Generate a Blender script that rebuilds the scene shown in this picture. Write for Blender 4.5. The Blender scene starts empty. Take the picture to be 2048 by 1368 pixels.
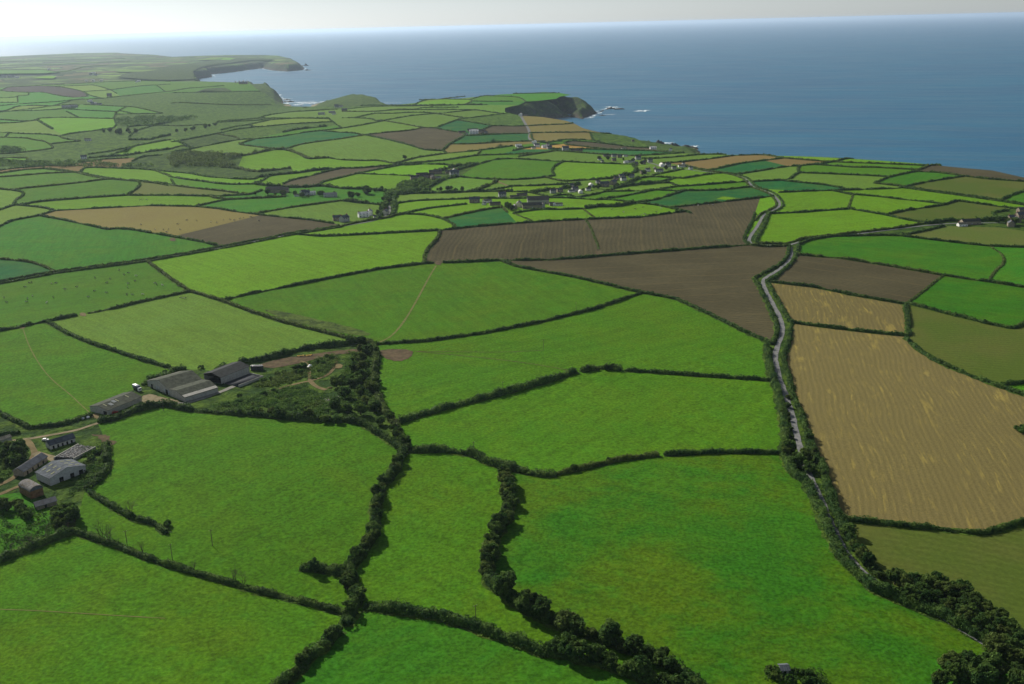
import bpy, math, random, colorsys
import numpy as np
from mathutils import Vector, Matrix, geometry

rng = np.random.default_rng(7)
random.seed(7)
SC = bpy.context.scene
COL = SC.collection

# ------------------------------------------------------------------ camera
FPX, CAM_H = 2000.0, 300.0                      # focal length in photo pixels, height over the sea
PITCH, ROLL = math.atan(634.5 / FPX), math.atan(0.024)
_h = np.array([1.0, 0, 0])
FWD = np.array([0, math.cos(PITCH), -math.sin(PITCH)])
_v = np.array([0, math.sin(PITCH), math.cos(PITCH)])
RGT = math.cos(ROLL) * _h - math.sin(ROLL) * _v
UPV = math.sin(ROLL) * _h + math.cos(ROLL) * _v
CAM = np.array([0, 0, CAM_H])
cd = bpy.data.cameras.new("camera")
cam = bpy.data.objects.new("camera", cd)
COL.objects.link(cam)
cd.sensor_width = 36.0
cd.lens = FPX / 2048 * 36.0
cd.clip_start, cd.clip_end = 1.0, 500000.0
cam.matrix_world = Matrix(((RGT[0], UPV[0], -FWD[0], 0), (RGT[1], UPV[1], -FWD[1], 0),
                           (RGT[2], UPV[2], -FWD[2], CAM_H), (0, 0, 0, 1)))
SC.camera = cam

# ------------------------------------------------------------------ light
SUN_EL, SUN_AZ = math.radians(31), math.radians(-38)      # azimuth from +Y, clockwise positive
world = bpy.data.worlds.new("World")
SC.world = world
world.use_nodes = True
wn = world.node_tree.nodes
sky = wn.new("ShaderNodeTexSky")
sky.sky_type = 'NISHITA'
sky.sun_disc = False
sky.sun_elevation = SUN_EL
sky.sun_rotation = SUN_AZ
sky.altitude = 300
sky.air_density, sky.dust_density, sky.ozone_density = 1.0, 0.4, 2.0
hs = wn.new("ShaderNodeHueSaturation")                    # a thin bright veil of cloud takes the colour out of the sky
hs.inputs["Saturation"].default_value = 0.32
tint = wn.new("ShaderNodeMix")
tint.data_type, tint.blend_type = 'RGBA', 'MULTIPLY'
tint.inputs[0].default_value = 1.0
tint.inputs[7].default_value = (0.91, 1.0, 1.09, 1)
world.node_tree.links.new(sky.outputs[0], hs.inputs["Color"])
world.node_tree.links.new(hs.outputs[0], tint.inputs[6])
world.node_tree.links.new(tint.outputs[2], wn["Background"].inputs[0])
wn["Background"].inputs[1].default_value = 0.062
sl = bpy.data.lights.new("sun", 'SUN')
sl.energy = 5.0
sl.angle = math.radians(0.5)
sl.color = (1.0, 0.93, 0.82)
sun = bpy.data.objects.new("sun", sl)
COL.objects.link(sun)
_sd = Vector((math.sin(SUN_AZ) * math.cos(SUN_EL), math.cos(SUN_AZ) * math.cos(SUN_EL), math.sin(SUN_EL)))
sun.rotation_euler = _sd.to_track_quat('Z', 'Y').to_euler()
sun.location = (0, 0, 500)
SC.view_settings.view_transform = 'Standard'
SC.view_settings.look = 'None'
SC.view_settings.exposure = 0.32
SC.view_settings.gamma = 1.0
SC.view_settings.use_curve_mapping = False
SC.cycles.use_denoising = True
SC.cycles.max_bounces = 5
SC.cycles.diffuse_bounces = 2
SC.cycles.glossy_bounces = 2
SC.cycles.transmission_bounces = 2
SC.cycles.volume_bounces = 1
SC.cycles.transparent_max_bounces = 6

# ------------------------------------------------------------------ terrain shape
def rays(px, py):
    px, py = np.asarray(px, float), np.asarray(py, float)
    return FWD + ((px - 1024) / FPX)[..., None] * RGT - ((py - 684) / FPX)[..., None] * UPV

def flat(px, py, z=58.0):
    d = rays(px, py)
    t = (z - CAM_H) / d[..., 2]
    return CAM + d * t[..., None]

def hash2(ix, iy, seed=0):
    n = (ix.astype(np.int64) * 374761393 + iy.astype(np.int64) * 668265263 + seed * 974711) & 0x7fffffff
    n = ((n ^ (n >> 13)) * 1274126177) & 0x7fffffff
    return ((n ^ (n >> 16)) & 0xffff) / 65535.0

def vnoise(x, y, seed=0):
    ix, iy = np.floor(x), np.floor(y)
    fx, fy = x - ix, y - iy
    fx, fy = fx * fx * (3 - 2 * fx), fy * fy * (3 - 2 * fy)
    a, b = hash2(ix, iy, seed), hash2(ix + 1, iy, seed)
    c, d = hash2(ix, iy + 1, seed), hash2(ix + 1, iy + 1, seed)
    return (a + (b - a) * fx) * (1 - fy) + (c + (d - c) * fx) * fy

def fbm(x, y, oct=4, seed=0):
    s, a, t = 0, 1.0, 0
    for k in range(oct):
        s = s + a * (vnoise(x * 2 ** k, y * 2 ** k, seed + k) - 0.5)
        t += a
        a *= 0.5
    return s / t * 2

HILLS = []          # (x, y, radius_x, radius_y, height)
for px, py, rx, ry, hh in [(400, 325, 330, 160, -13), (100, 300, 420, 260, -12), (640, 350, 160, 130, -5), (830, 380, 140, 120, -5),
                           (850, 480, 260, 180, 5), (1650, 1150, 120, 140, 4), (300, 480, 300, 160, 4), (560, 900, 110, 90, 3),
                           (1150, 1050, 90, 90, 3), (700, 1180, 70, 80, -2.5), (980, 285, 420, 320, 7), (1700, 850, 130, 130, 3), (600, 209, 200, 850, -56), (690, 204, 95, 70, 6), (705, 206, 150, 330, -17), (1335, 297, 340, 420, -45)]:
    q = flat(px, py, 8.0 if hh < -40 or hh == 6 else 58.0)
    HILLS.append((q[0], q[1], rx, ry, hh))

def plateau(x, y):
    """height of the land before the cliffs cut it off"""
    z = np.full(np.shape(x), 58.0)
    for hx, hy, rx, ry, hh in HILLS:
        z = z + hh * np.exp(-((x - hx) / rx) ** 2 - ((y - hy) / ry) ** 2)
    r = np.hypot(x, y)
    return z + 1.6 * fbm(x / 260, y / 260, 2, 11) * np.clip(1.3 - r / 3000, 0, 1)

def ground_at(px, py):
    """photo pixel -> point on the land"""
    d = rays(px, py)
    z = np.full(d.shape[:-1], 58.0)
    for k in range(30):
        t = (z - CAM_H) / d[..., 2]
        z = 0.4 * z + 0.6 * plateau(d[..., 0] * t, d[..., 1] * t)
    t = (z - CAM_H) / d[..., 2]
    p = CAM + d * t[..., None]
    p[..., 2] = z
    return p

def project(p):
    q = np.asarray(p) - CAM
    w = q @ FWD
    return np.stack([1024 + FPX * (q @ RGT) / w, 684 - FPX * (q @ UPV) / w], -1)

# ------------------------------------------------------------------ survey of the hedges
# windows of the survey sheet: origin and scale in photo pixels
TILE = {'F': (0, 0, 1), 'A1': (0, 90, 5.988), 'A2': (342, 90, 5.988), 'A3': (0, 230, 5.988), 'A4': (342, 230, 5.988),
        'A5': (684, 160, 5.988), 'A6': (1026, 170, 5.988), 'A7': (684, 310, 5.988), 'A8': (1026, 310, 5.988),
        'A9': (1366, 270, 5.988), 'A10': (1706, 300, 5.988), 'T3': (1366, 260, 3.003), 'T4': (0, 360, 2.998),
        'S6': (0, 780, 5.7), 'S7': (180, 680, 6.827), 'S8': (400, 660, 5.12)}

def px_list(tile, text):
    ox, oy, s = TILE[tile]
    return [(ox + float(a.split(',')[0]) / s, oy + float(a.split(',')[1]) / s) for a in text.split()]

# h hedge, v tall bushy hedge, t low grassy bank, b plain field edge, l hedge of a lane
SURVEY = r"""
A1 h 0,805 110,795 470,785 780,768 910,755
A1 h 0,798 110,780 200,735 400,725 620,720
A1 h 110,795 420,760 640,730 850,715 950,715
A1 h 640,775 800,760 950,720
A1 h 1000,715 1220,725 1500,740 1620,745 1760,780 1950,820
A1 h 790,795 950,865
A1 h 780,770 1130,790 1370,800
A1 h 0,895 200,910 390,910 450,900 460,880 740,870 1000,875 1370,885 1375,835 1400,800 1520,740
A1 h 0,940 230,930 455,905
A1 v 460,910 540,960 630,1010
A1 h 1375,830 1700,825 1950,820
A1 h 1430,795 1600,820
A1 h 0,635 170,630 240,610 345,605 345,570
A1 h 210,630 215,680
A1 h 0,690 230,690
A1 h 10,545 80,560 340,570 520,565 700,610 880,630 1070,620 1000,560 880,530 700,500 450,490 100,505 10,545
A1 h 0,730 200,710 700,680 890,645
A1 h 640,720 900,655 1250,640 1420,620
A1 h 1000,558 1320,540 1700,490 2048,470
A1 h 660,490 1130,480 1330,540 1400,585
A1 h 1000,560 1080,610 1220,635
A1 h 1420,620 1600,600 2048,560
A1 h 1870,480 1980,545
A1 h 500,480 700,475 1350,440 1700,430 2048,430
A1 h 0,300 300,300 520,295 720,330 880,300 1000,260 1300,240
A1 h 0,200 700,190 1150,170 1500,165
A1 h 0,245 280,240 700,235 1130,210 1560,200
A1 h 0,350 220,345 480,345 720,330
A1 b 370,397 520,375 680,370 640,400 370,397
A1 b 1370,310 1450,295 1900,295 1700,318 1450,322 1370,310
A2 h 0,555 200,520 560,495 640,490
A2 h 0,575 270,570 700,565 880,555 1080,555
A2 b 270,570 420,520 640,510 730,545 700,565
A2 h 0,700 130,690 500,710 860,720 1200,715
A2 b 300,180 480,150 640,145 600,175 300,180
A2 b 500,170 640,150 780,155 700,178 500,170
A2 h 1050,870 1150,845 1350,815 1480,800 2000,770
A2 h 540,920 700,905 1050,880 1250,880 1650,880 1900,878
A3 h 0,210 100,215 250,225 340,230 500,230 600,240 700,255 820,230 960,210 1250,175 1400,150 1385,50
A3 h 60,265 110,220
A3 h 0,270 200,275 330,280 400,300 530,315 590,350 650,400 430,430 170,460 0,465
A3 h 700,255 780,290 900,305 990,315 830,325 590,350
A3 h 0,525 100,515 340,520 320,555 150,560 0,545
A3 h 120,565 360,560 600,560
A3 h 0,665 170,640 330,630 550,610 1010,605
A3 h 0,700 100,685 320,655 560,645 700,655 890,690
A3 h 0,745 110,738 290,725 500,705 900,700
A3 l 560,645 850,680 950,692 1100,732 1300,765 1480,780 1700,797 1900,815 2048,835
A3 h 0,890 140,905 280,880 500,860 900,820 1250,775 1370,770
A3 h 140,905 250,920 290,940 260,985 190,1018 160,1080
A3 h 1640,797 1690,830 1650,880 1520,960
A3 h 450,1030 640,1018 900,1005 1140,985 1500,965 1680,965 2048,965
A3 h 950,690 985,665 1000,640 1100,630 1680,650 1850,665 2048,685
A3 b 1680,650 2048,632
A3 h 1850,670 2000,720 2048,750
A3 v 1520,150 1650,130 1830,125 2048,90
A3 h 1540,270 1620,195 1700,170 1850,125 2048,145
A3 v 1540,300 1800,300 1850,280 2048,240
A3 h 1650,345 1900,310 2048,300
A3 h 1050,475 1300,440 1640,370 2000,310
A3 h 1280,495 1640,372
A3 v 1040,520 1280,500 1500,490 1700,455 2048,400
A3 h 950,575 1200,535 1540,518
A3 h 1580,555 1700,500 1950,480
A4 h 0,130 120,135 430,115
A4 h 500,110 600,90 1050,65 1200,60 1500,40 1880,38
A4 h 590,185 800,135 930,120 1200,63
A4 h 240,285 560,225 800,170 1000,150
A4 h 0,325 80,315 240,285 500,235 560,225
A4 h 560,225 640,245 780,265 820,292
A4 h 930,125 1010,150 1430,110 1900,85
A4 h 0,470 280,400 560,345 830,295 1000,290 1280,265 1640,205 1800,190 2048,160
A4 v 80,320 160,355 190,380 270,398
A4 h 0,410 100,375 180,370
A4 h 0,445 270,398
A4 h 1010,292 790,355 970,375 1200,405 1400,405 1520,360 1700,330 2048,280
A4 h 1800,192 1880,200 2048,210
A4 v 1340,210 1480,180 1870,135
A4 h 1880,38 1920,70 1990,125 2048,160
A4 v 0,480 250,470 560,475 860,490
A4 v 860,490 930,480 1200,420 1380,415 1560,480 1640,530 1900,510
A4 h 1880,510 2048,545
A4 b 860,490 800,630 1180,670
A4 v 600,630 800,640 1000,690 1180,670 1440,640
A4 h 0,685 200,700 450,745 800,770 1000,775 1040,750
A4 h 0,745 140,770 400,800 600,830 760,835 1000,830 1110,780
A4 h 0,780 50,840
A4 h 0,845 300,880 600,910 940,940
A4 h 0,965 430,975 700,968 960,955 1100,900
A4 h 470,990 520,1000 1040,1000 1380,980
A4 v 1040,750 1300,715 1500,700 1740,665 2048,635
A4 h 1110,780 1180,748
A4 h 1340,830 1420,790 1660,735 1880,675 2048,640
A4 h 1790,840 1800,810 2048,745
A4 v 1000,830 1140,850 1400,870 1600,870 1790,850 2048,880
A5 h 0,380 400,380 640,355 900,345
A5 h 60,350 300,325 600,315 1060,315
A5 v 220,320 600,310 1300,305 1460,300 1750,300
A5 h 860,303 930,260 1050,235
A5 h 920,240 1200,230 1520,235 1570,255 1460,300
A5 h 1570,255 1780,260 2048,258
A5 h 1200,230 1260,220 1480,195
A5 h 1530,237 1680,190 2048,190
A5 h 1060,330 1090,308
A5 h 900,350 950,335 1060,330 1400,330
A5 h 400,385 640,360 1200,355 1600,355
A5 h 400,400 560,405 800,390 1000,390 1150,405
A5 h 150,445 400,400
A5 h 0,455 160,455 340,465 410,485
A5 h 400,490 480,490 820,430 1100,405
A5 h 1100,405 1200,415 1480,458
A5 h 1150,405 1480,370 1600,360 1950,400
A5 h 1480,460 1700,435 2000,405
A5 h 0,580 200,550 500,495
A5 h 500,490 740,530 960,572 1110,580
A5 h 1110,580 1370,480 1480,460
A5 h 1370,480 1560,510 1790,550
A5 h 1790,550 2048,555
A5 h 1110,580 1280,610 1450,640
A5 h 1650,610 1700,590 1790,550
A5 h 0,705 270,660 480,635 830,605 960,572
A5 h 0,630 120,635 270,660
A5 h 270,660 560,720 800,780 980,840 1200,850
A5 h 1200,845 1300,760 1480,670 1450,640
A5 h 1480,670 2048,655
A5 h 1290,770 1500,770 2048,740
A5 h 1200,850 1260,880 1600,850 2048,790
A5 h 630,1005 900,930 1260,880
A5 h 1660,843 1620,905
A5 h 600,1025 730,1010 1250,960 1620,905 2048,895
A5 h 0,960 270,970 430,965 630,1005
A5 h 1640,1010 1850,950 2048,930
A6 h 0,110 340,100 560,95
A6 b 0,250 70,240 150,200 300,190 520,165 560,140 700,115
A6 h 0,140 100,160 150,190
A6 h 200,490 340,480 640,470 720,465
A6 h 200,575 870,565 1180,570
A6 h 215,590 230,660 320,690 400,695
A6 h 920,570 940,620 960,665
A6 h 400,695 600,650 800,655 960,665
A6 h 620,690 700,670 960,690 1340,745
A6 h 620,690 620,715 1100,770 1500,775
A6 h 960,665 1100,700 1400,745 1660,755
A6 h 440,770 1100,772
A6 h 0,830 300,820 510,790
A6 h 510,790 900,820 1150,840 1450,850
A6 h 0,885 600,920 900,935 1430,955
A6 h 60,860 500,792
A6 h 820,790 1600,790 2048,815
A6 h 1450,850 2048,815
A6 h 1500,880 1680,885 2048,855
A6 h 1780,940 2048,905
A7 h 620,105 800,100 1230,65 1250,62 1500,20 1620,8
A7 h 0,185 200,160 600,125
A7 h 600,125 800,125 950,110 1200,115 1350,135
A7 h 0,270 180,225 350,190 700,130
A7 h 180,225 450,235 700,245 860,255
A7 v 1100,210 1350,135 1640,105
A7 v 1350,190 1620,112
A7 h 1400,260 1450,270 1700,290 2048,300
A7 v 0,405 300,410 500,435 640,440
A7 v 970,460 1000,410 1200,300 1280,280 1400,260
A7 b 640,440 740,340 860,255 1060,220 1100,210
A7 v 640,480 700,470 1000,460 1300,455 1600,440 2048,440
A7 v 1560,430 1800,350 1850,310 1830,295
A7 h 1700,435 2048,365
A7 h 640,590 700,575 900,550 1370,535
A7 h 1370,533 1700,520 2048,530
A7 h 610,730 800,690 1050,640 1500,590
A7 v 610,730 640,590 610,550 640,480
A7 v 0,575 200,575 530,605 490,700 440,760
A7 v 640,440 530,530 530,605
A7 h 1200,760 1500,700 1700,660 1920,625 1980,690
A7 h 750,710 950,715 1150,750 1300,810 1370,872
A7 h 0,870 200,810 600,745 610,730 750,710
A7 h 0,970 600,935 1180,905
A7 h 1180,905 1500,870 2048,820
A8 h 500,250 460,200 490,140 600,85
A8 h 0,300 300,280 500,250
A8 h 380,285 600,320 900,300
A8 v 900,300 1200,280 1500,200 1430,115
A8 h 0,375 310,370 345,365 800,345
A8 h 0,440 200,450 420,480
A8 h 0,525 350,515 600,515 800,525 1000,540
A8 h 350,515 600,475 800,505
A8 h 800,505 1000,470 1100,440
A8 v 800,345 640,400 200,450
A8 h 1100,440 1550,430 1700,420
A8 h 1000,540 1300,500 1700,420 1970,380
A8 h 1050,545 1250,545 1450,575 1700,540 2048,450
A8 v 1100,440 1300,380 1700,340 1880,335
A8 h 1300,370 1500,345 1800,320 1950,290
A8 v 1300,380 1510,280
A8 h 1510,280 1650,260 2048,280
A8 h 1690,240 2048,170
A8 h 1690,240 1650,260
A8 h 1880,335 1970,380 2048,390
A8 h 1700,420 1880,430 2048,430
A8 h 1450,575 1700,600 2048,680
A8 v 860,650 1000,620 1250,620 1450,580
A8 t 840,640 930,720 1010,768
A8 h 0,690 300,655 600,655 860,645
A8 t 0,700 130,750 260,800
A8 h 0,822 700,780 1050,765 1500,750 2048,710
A8 t 870,775 930,870 960,950 990,1018 1030,1130
A8 h 1860,640 2048,610
A9 h 0,258 240,235 520,222
A9 h 0,325 320,290 600,250 900,240
A9 b 320,290 500,325 620,350
A9 h 290,410 700,340 1200,280
A9 h 900,240 1000,245 1200,280 1500,305 1800,325 2048,335
A9 h 1800,325 1950,285 2048,280
A9 h 620,465 900,435 1200,385 1400,370
A9 b 980,315 1280,370
A9 h 1400,370 1560,355 1800,325
A9 h 1400,370 1370,410 1390,450 1320,490 1280,530 1150,545 840,560
A9 h 1560,360 2048,385
A9 h 1390,465 2048,485
A9 h 1150,550 1700,600 2048,640
A9 h 1140,690 1500,675 2048,660
A9 b 900,620 1500,672
A9 h 1780,670 1980,710
A9 t 2030,710 1975,885
A9 h 990,950 1400,930 1650,910 1980,890
A9 h 0,525 250,480 480,455
A9 h 0,615 300,595 740,560
A9 h 0,665 400,665 830,630
A9 h 0,855 500,800 1080,750
A9 b 400,765 480,735 740,765 600,785 400,765
A9 h 0,910 100,940
A9 l 0,370 150,400 280,430 490,455 650,485 760,530 800,580 830,620 950,660 1070,705 1130,770 1160,820 1150,870 1050,915 960,960 910,1030
A10 h 0,155 280,165 310,165 900,190 1000,180 1060,178
A10 h 0,210 190,212 200,208 780,228
A10 h 740,260 900,190
A10 h 0,300 380,320 430,325
A10 h 250,400 430,325 740,260
A10 h 740,258 1000,270 1330,315
A10 h 250,400 560,435 600,448
A10 h 600,448 800,400 1000,365 1330,315
A10 h 1330,315 1600,350 2048,380
A10 h 0,480 560,460 600,448
A10 l 600,450 900,490 1200,530 1700,600 2048,655
A10 h 1760,600 1900,540 2048,495
A10 h 0,535 300,560 620,600 660,600 1000,640 1080,655
A10 h 380,780 600,730 1090,660 1240,610
A10 h 1240,610 1600,660 1870,695 2048,720
A10 h -60,700 0,715 380,780 600,830 860,880
A10 h 1870,700 1870,720 1640,760 1800,800
A10 v 860,880 940,885 1100,850 1500,850 1850,840
F l 0,566 113,545 297,521 447,495 587,468 683,453
F h 293,523 333,552 377,582 443,602 500,623 567,645 640,663 695,677 735,684
F h 0,662 40,655 50,652 160,630 173,628 230,617 293,602 380,586
F h 93,643 133,667 187,689 219,699 282,720 356,741
F v 285,771 326,753 356,741 372,738
F v 430,742 488,726 540,717 584,704 628,696 693,689 735,684
F h 443,598 500,588 580,573 683,552 760,538 850,527 940,524 1000,521
F h 1000,521 1100,520 1160,516 1270,507 1366,500 1500,490
F h 880,462 876,477 856,497 848,512 850,527
F h 1000,522 1030,533 1150,555 1283,586 1300,589 1350,598 1420,630 1480,660 1545,690
F h 742,688 850,683 960,668 1080,645 1190,618 1283,588
F v 790,850 820,838 900,815 1000,790 1100,762 1153,744
F v 1161,744 1200,736 1243,741
F h 1250,742 1300,745 1400,752 1545,762
F v 815,903 891,902 942,910 976,926 1028,939 1079,951 1113,950
F h 1113,950 1182,934 1250,919 1318,911
F h 1327,910 1450,905 1565,907
F v 807,905 792,941 764,975 751,1013 751,1050 744,1078 716,1119 699,1139 706,1170 716,1201 712,1217
F v 706,1222 689,1254
F v 679,1263 651,1293 620,1317 600,1341 565,1368 540,1395
F v 1010,944 1014,975 1017,1009 1007,1047 987,1081 976,1112 973,1146 980,1170 1010,1191 1045,1218 1096,1242 1147,1263 1199,1278 1250,1295 1300,1312 1345,1335 1400,1375 1430,1400
F v 727,1215 771,1218 839,1228 884,1237 942,1252 993,1273 1045,1287 1079,1304 1147,1316 1199,1326 1250,1345 1300,1362 1350,1390
F v 600,1136 641,1139 682,1146 704,1160
F h 150,1071 239,1095 291,1116 342,1133 393,1148 445,1163 513,1182
F h 513,1182 582,1199 677,1223 690,1228
F v 0,1122 51,1102 103,1081 147,1064
F v 215,890 212,910 215,941 191,965 171,979
F h 171,979 185,989 212,1006 239,1023 274,1040
F h 274,1040 308,1047 335,1068
F v 195,845 228,840 262,826 297,816 326,810 356,816 385,822 429,826 480,829 566,836 634,842 693,842 732,851 752,867 781,881 800,898 815,903
F v 735,684 752,700 752,720 748,760 752,790 765,820 790,850 800,880 815,903
F h 56,862 125,850 185,831
F h 0,828 31,843 59,858
F h 0,873 41,866
F h 1510,560 1530,598 1548,636 1556,663 1545,690
F v 1533,692 1536,724 1545,759 1556,789 1565,830 1571,868 1568,907 1584,951 1615,965 1625,996 1642,1027 1652,1054 1676,1105 1707,1143 1748,1180 1827,1211 1895,1239 1947,1269 1998,1297 2080,1345
F h 1533,562 1553,598 1574,636 1579,645
F h 1582,652 1576,690 1565,715 1576,753 1585,791 1603,832 1614,868
F v 1614,868 1626,912 1642,930 1652,968 1665,1013 1678,1040 1690,1068 1711,1095 1731,1126 1769,1160
F h 1500,490 1529,494 1579,492
F h 1579,492 1576,515 1560,530 1510,556 1510,560
F h 1510,427 1504,445 1490,470 1488,485 1500,490
F h 1536,427 1530,450 1512,480 1513,487
F h 1513,487 1566,488 1606,479 1666,470 1733,464 1799,456 1849,448
F h 1596,490 1594,510 1580,530 1545,560 1533,562
F h 1533,562 1539,564 1624,574 1712,592 1811,609
F h 1811,609 1816,648 1817,672
F h 1579,645 1653,655 1741,665 1817,673
F h 1596,511 1683,517 1783,533 1886,551
F t 1886,551 1850,580 1813,609
F h 1810,676 1838,701 1873,724 1931,748 1990,771 2048,791
F h 1678,1039 1690,1040 1793,1051 1895,1061 1964,1068 2005,1057 2048,1044
F h 1817,611 1887,626 1975,648 2028,658 2048,648
F h 1990,771 2015,769 2048,766
F h 1886,551 1946,560 1976,564 2048,575
F h 1596,490 1619,480 1666,473 1766,471 1800,472
F h 1800,472 1849,478 1932,488 1976,492 1986,493 2048,495
F t 1980,492 2006,510 2009,527 1989,543 1976,562
F h 1800,472 1850,462 1890,452
F b 1890,452 2000,455 2048,462
F b 1817,672 1810,676
F b 59,858 95,880 215,890
F b 0,990 40,985 90,1010 147,1064
F b 195,845 185,831 215,800 285,771
F b 690,1228 712,1217
F b 1153,744 1161,744
F b 1243,741 1250,742
F b 1318,911 1327,910
F b 689,1254 679,1263
F b 727,1215 706,1222
F b 1769,1160 1800,1180 1850,1165 1900,1165 1950,1195 2000,1240 2100,1340
F b 147,1064 171,979
F b 195,845 205,868 215,890
F b 2100,364 2048,355 1985,341 1905,334 1840,327 1760,321 1640,314 1540,311 1440,309 1396,308 1366,307 1350,304 1320,302 1299,295 1290,287 1270,276 1225,268 1190,263 1165,256 1147,246 1130,241 1110,238 1085,234 1051,232 1030,229 1010,224
F b 1143,190 1120,186 1090,184 1040,187 1000,189 930,196 880,200 830,206 800,209 740,211 700,213 650,213 600,213 570,212 551,208 545,197 530,187 522,183 512,177 500,167 480,165 440,164 400,163 342,163
F b 1026,212 1010,216 1010,224
F b 84,170 40,172 0,176
F b 372,738 430,742
F b 1545,690 1533,692
T4 h 100,150 250,165 330,185
T4 h 0,180 90,150
T4 h 330,185 235,215 70,245 0,280
T4 h 110,145 250,130 570,105 760,95
T4 h 330,185 600,170 900,155 1170,160 1320,175 1400,190 1600,215 1850,240 2000,262
T4 h 235,215 400,245 650,300 690,292 800,300 1000,335 1200,370 1340,402
T4 h 1170,160 1350,120 1700,105
T4 h 1520,205 1750,165 2048,125
T4 h 0,475 170,490 270,520 330,555
T4 b 1030,340 1300,275 1560,215
F h 587,474 640,473 684,471.5
A6 h 0,495 140,492
A6 h 0,585 180,580
A6 h 0,680 225,683
A6 b 90,370 150,470 200,560 190,640 240,680
A6 h 0,790 120,760 300,740
F b 1768,1625 1790,1760
A7 b 1640,110 1400,262
A4 b 1440,640 1500,700
F b 234,154 250,147 342,131 380,127 425,120 475,116 509,115.5 550,118 540,121 500,120 465,125 430,129 402,134 386,142 390,158 342,160 300,159 234,154
"""

# ------------------------------------------------------------------ coast outline (photo pixels; b = foot of a cliff at the sea, e = edge of the high land)
COAST = """e 2150,372;e 2048,352;e 1985,338;e 1905,331;e 1840,324;e 1760,318;e 1640,311;e 1540,308;e 1440,306;e 1400,305
b 1392,297;b 1368,299;b 1345,297;b 1330,293;b 1310,290;b 1300,285;e 1296,277;e 1270,271;e 1225,264;e 1190,259
e 1165,253;e 1147,246;e 1130,241;e 1110,238;e 1085,234;e 1058,231.5
c 1030,213;c 1040,209;c 1052,203;c 1076,200.5;c 1100,198;c 1116,194.5;c 1138,190
b 1165,238;b 1180,231;b 1200,224;b 1213,219;b 1222,217;b 1226,213;e2 1200,201;e2 1180,197;e 1150,189
e 1118,183;e 1090,181;e 1040,184;e 1000,186;e 930,193;e 880,197;e 830,203;e3 800,207
b 742,208.5;b 728,208;b 718,203;b 680,202;b 650,203;b 632,207;b 600,210;b 570,209;b 566,204;b 562,196;b 552,190;b 540,183;b 530,178
e1 516,172;e1 505,164;e 480,161.5;e 440,161;e 405,160;e 394,159.5
b 396,157.5;b 425,154;b 422,148.5;b 440,147;b 465,144.5;b 500,139.5;b 525,136.5;b 545,141;b 575,143;b 605,140;b 608,136;e1 604,126;e1 590,118;e 560,109;e 530,107.5
e 470,107.5;e 400,109;e 345,111;e 310,107;e 245,104;e 235,102.5;e 150,104;e 0,110.5;e -300,124;e -900,150""".replace('\n', ';')
OUT_E = {'e': 30.0, 'e1': 12.0, 'e2': 10.0, 'e3': 8.0, 'c': -72.0}
COAST_XY = []
for tok in COAST.split(';'):
    k, c = tok.split()
    px, py = map(float, c.split(','))
    if k == 'b':
        p = flat(px, py, 0.5)
    else:
        p = flat(px, py, {'e1': 40.0, 'e2': 42.0}.get(k, float(ground_at(np.array([px]), np.array([py]))[0, 2])))
    COAST_XY.append((p[0], p[1], k))
_c = np.array([c[:2] for c in COAST_XY])
# push the edge points out to the foot of their cliff (land lies on the left hand walking right to left)
_o = _c.copy()
for i, (x, y, k) in enumerate(COAST_XY):
    if k != 'b':
        d = _c[min(i + 1, len(_c) - 1)] - _c[max(i - 1, 0)]
        n = np.array([d[1], -d[0]]) / np.hypot(*d)
        if n @ _c[i] < 0:
            n = -n
        _o[i] += n * OUT_E[k]
COAST_LINE = _o
LAND = np.vstack([_o, [(-8500, 4000), (-5000, -1500), (3500, -1500), (3500, 500)]])

def inside(poly, x, y):
    r = np.zeros(np.shape(x), bool)
    for (x1, y1), (x2, y2) in zip(poly, np.roll(poly, -1, 0)):
        if y1 == y2:
            continue
        r ^= ((y1 > y) != (y2 > y)) & (x < (x2 - x1) * (y - y1) / (y2 - y1) + x1)
    return r

def seg_dist(poly, x, y, closed=True):
    best = np.full(np.shape(x), 1e18)
    q = np.roll(poly, -1, 0) if closed else poly[1:]
    for (x1, y1), (x2, y2) in zip(poly, q):
        dx, dy = x2 - x1, y2 - y1
        t = np.clip(((x - x1) * dx + (y - y1) * dy) / (dx * dx + dy * dy + 1e-9), 0, 1)
        best = np.minimum(best, (x - x1 - t * dx) ** 2 + (y - y1 - t * dy) ** 2)
    return np.sqrt(best)

WIDE = [(*flat(1100, 197)[:2], 380.0), (*flat(420, 121)[:2], 1100.0)]       # where the cliffs are long slopes

def land_height(x, y):
    """height of the bare ground with its cliffs, and the distance inland"""
    sd = seg_dist(LAND, x, y)
    sd = np.where(inside(LAND, x, y), sd, -sd)
    n = fbm(x / 55, y / 55, 4, 3)
    s2 = sd + 9 * n * np.clip(1 - np.abs(sd - 10) / 80, 0, 1)
    w = 26 + 14 * (vnoise(x / 170, y / 170, 5))
    for wx, wy, wr in WIDE:
        w = w + 36 * np.exp(-((x - wx) ** 2 + (y - wy) ** 2) / wr ** 2)
    t = np.clip(s2 / w, -0.5, 1)
    prof = np.where(t < 0, t * 0.4, 0.12 * np.minimum(t / 0.1, 1) + 0.88 * np.clip((t - 0.1) / 0.9, 0, 1) ** 0.8)
    crag = 9 * fbm(x / 19, y / 19, 4, 9) * np.clip(1 - np.abs(t - 0.5) * 2, 0, 1)
    return plateau(x, y) * prof + crag, sd

# ------------------------------------------------------------------ the pattern of fields
LINES = []                                  # (kind, [(px,py)...])
for row in SURVEY.strip().split('\n'):
    tl, kd, rest = row.split(' ', 2)
    pts = px_list(tl, rest)
    LINES.append([kd, pts])

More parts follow.
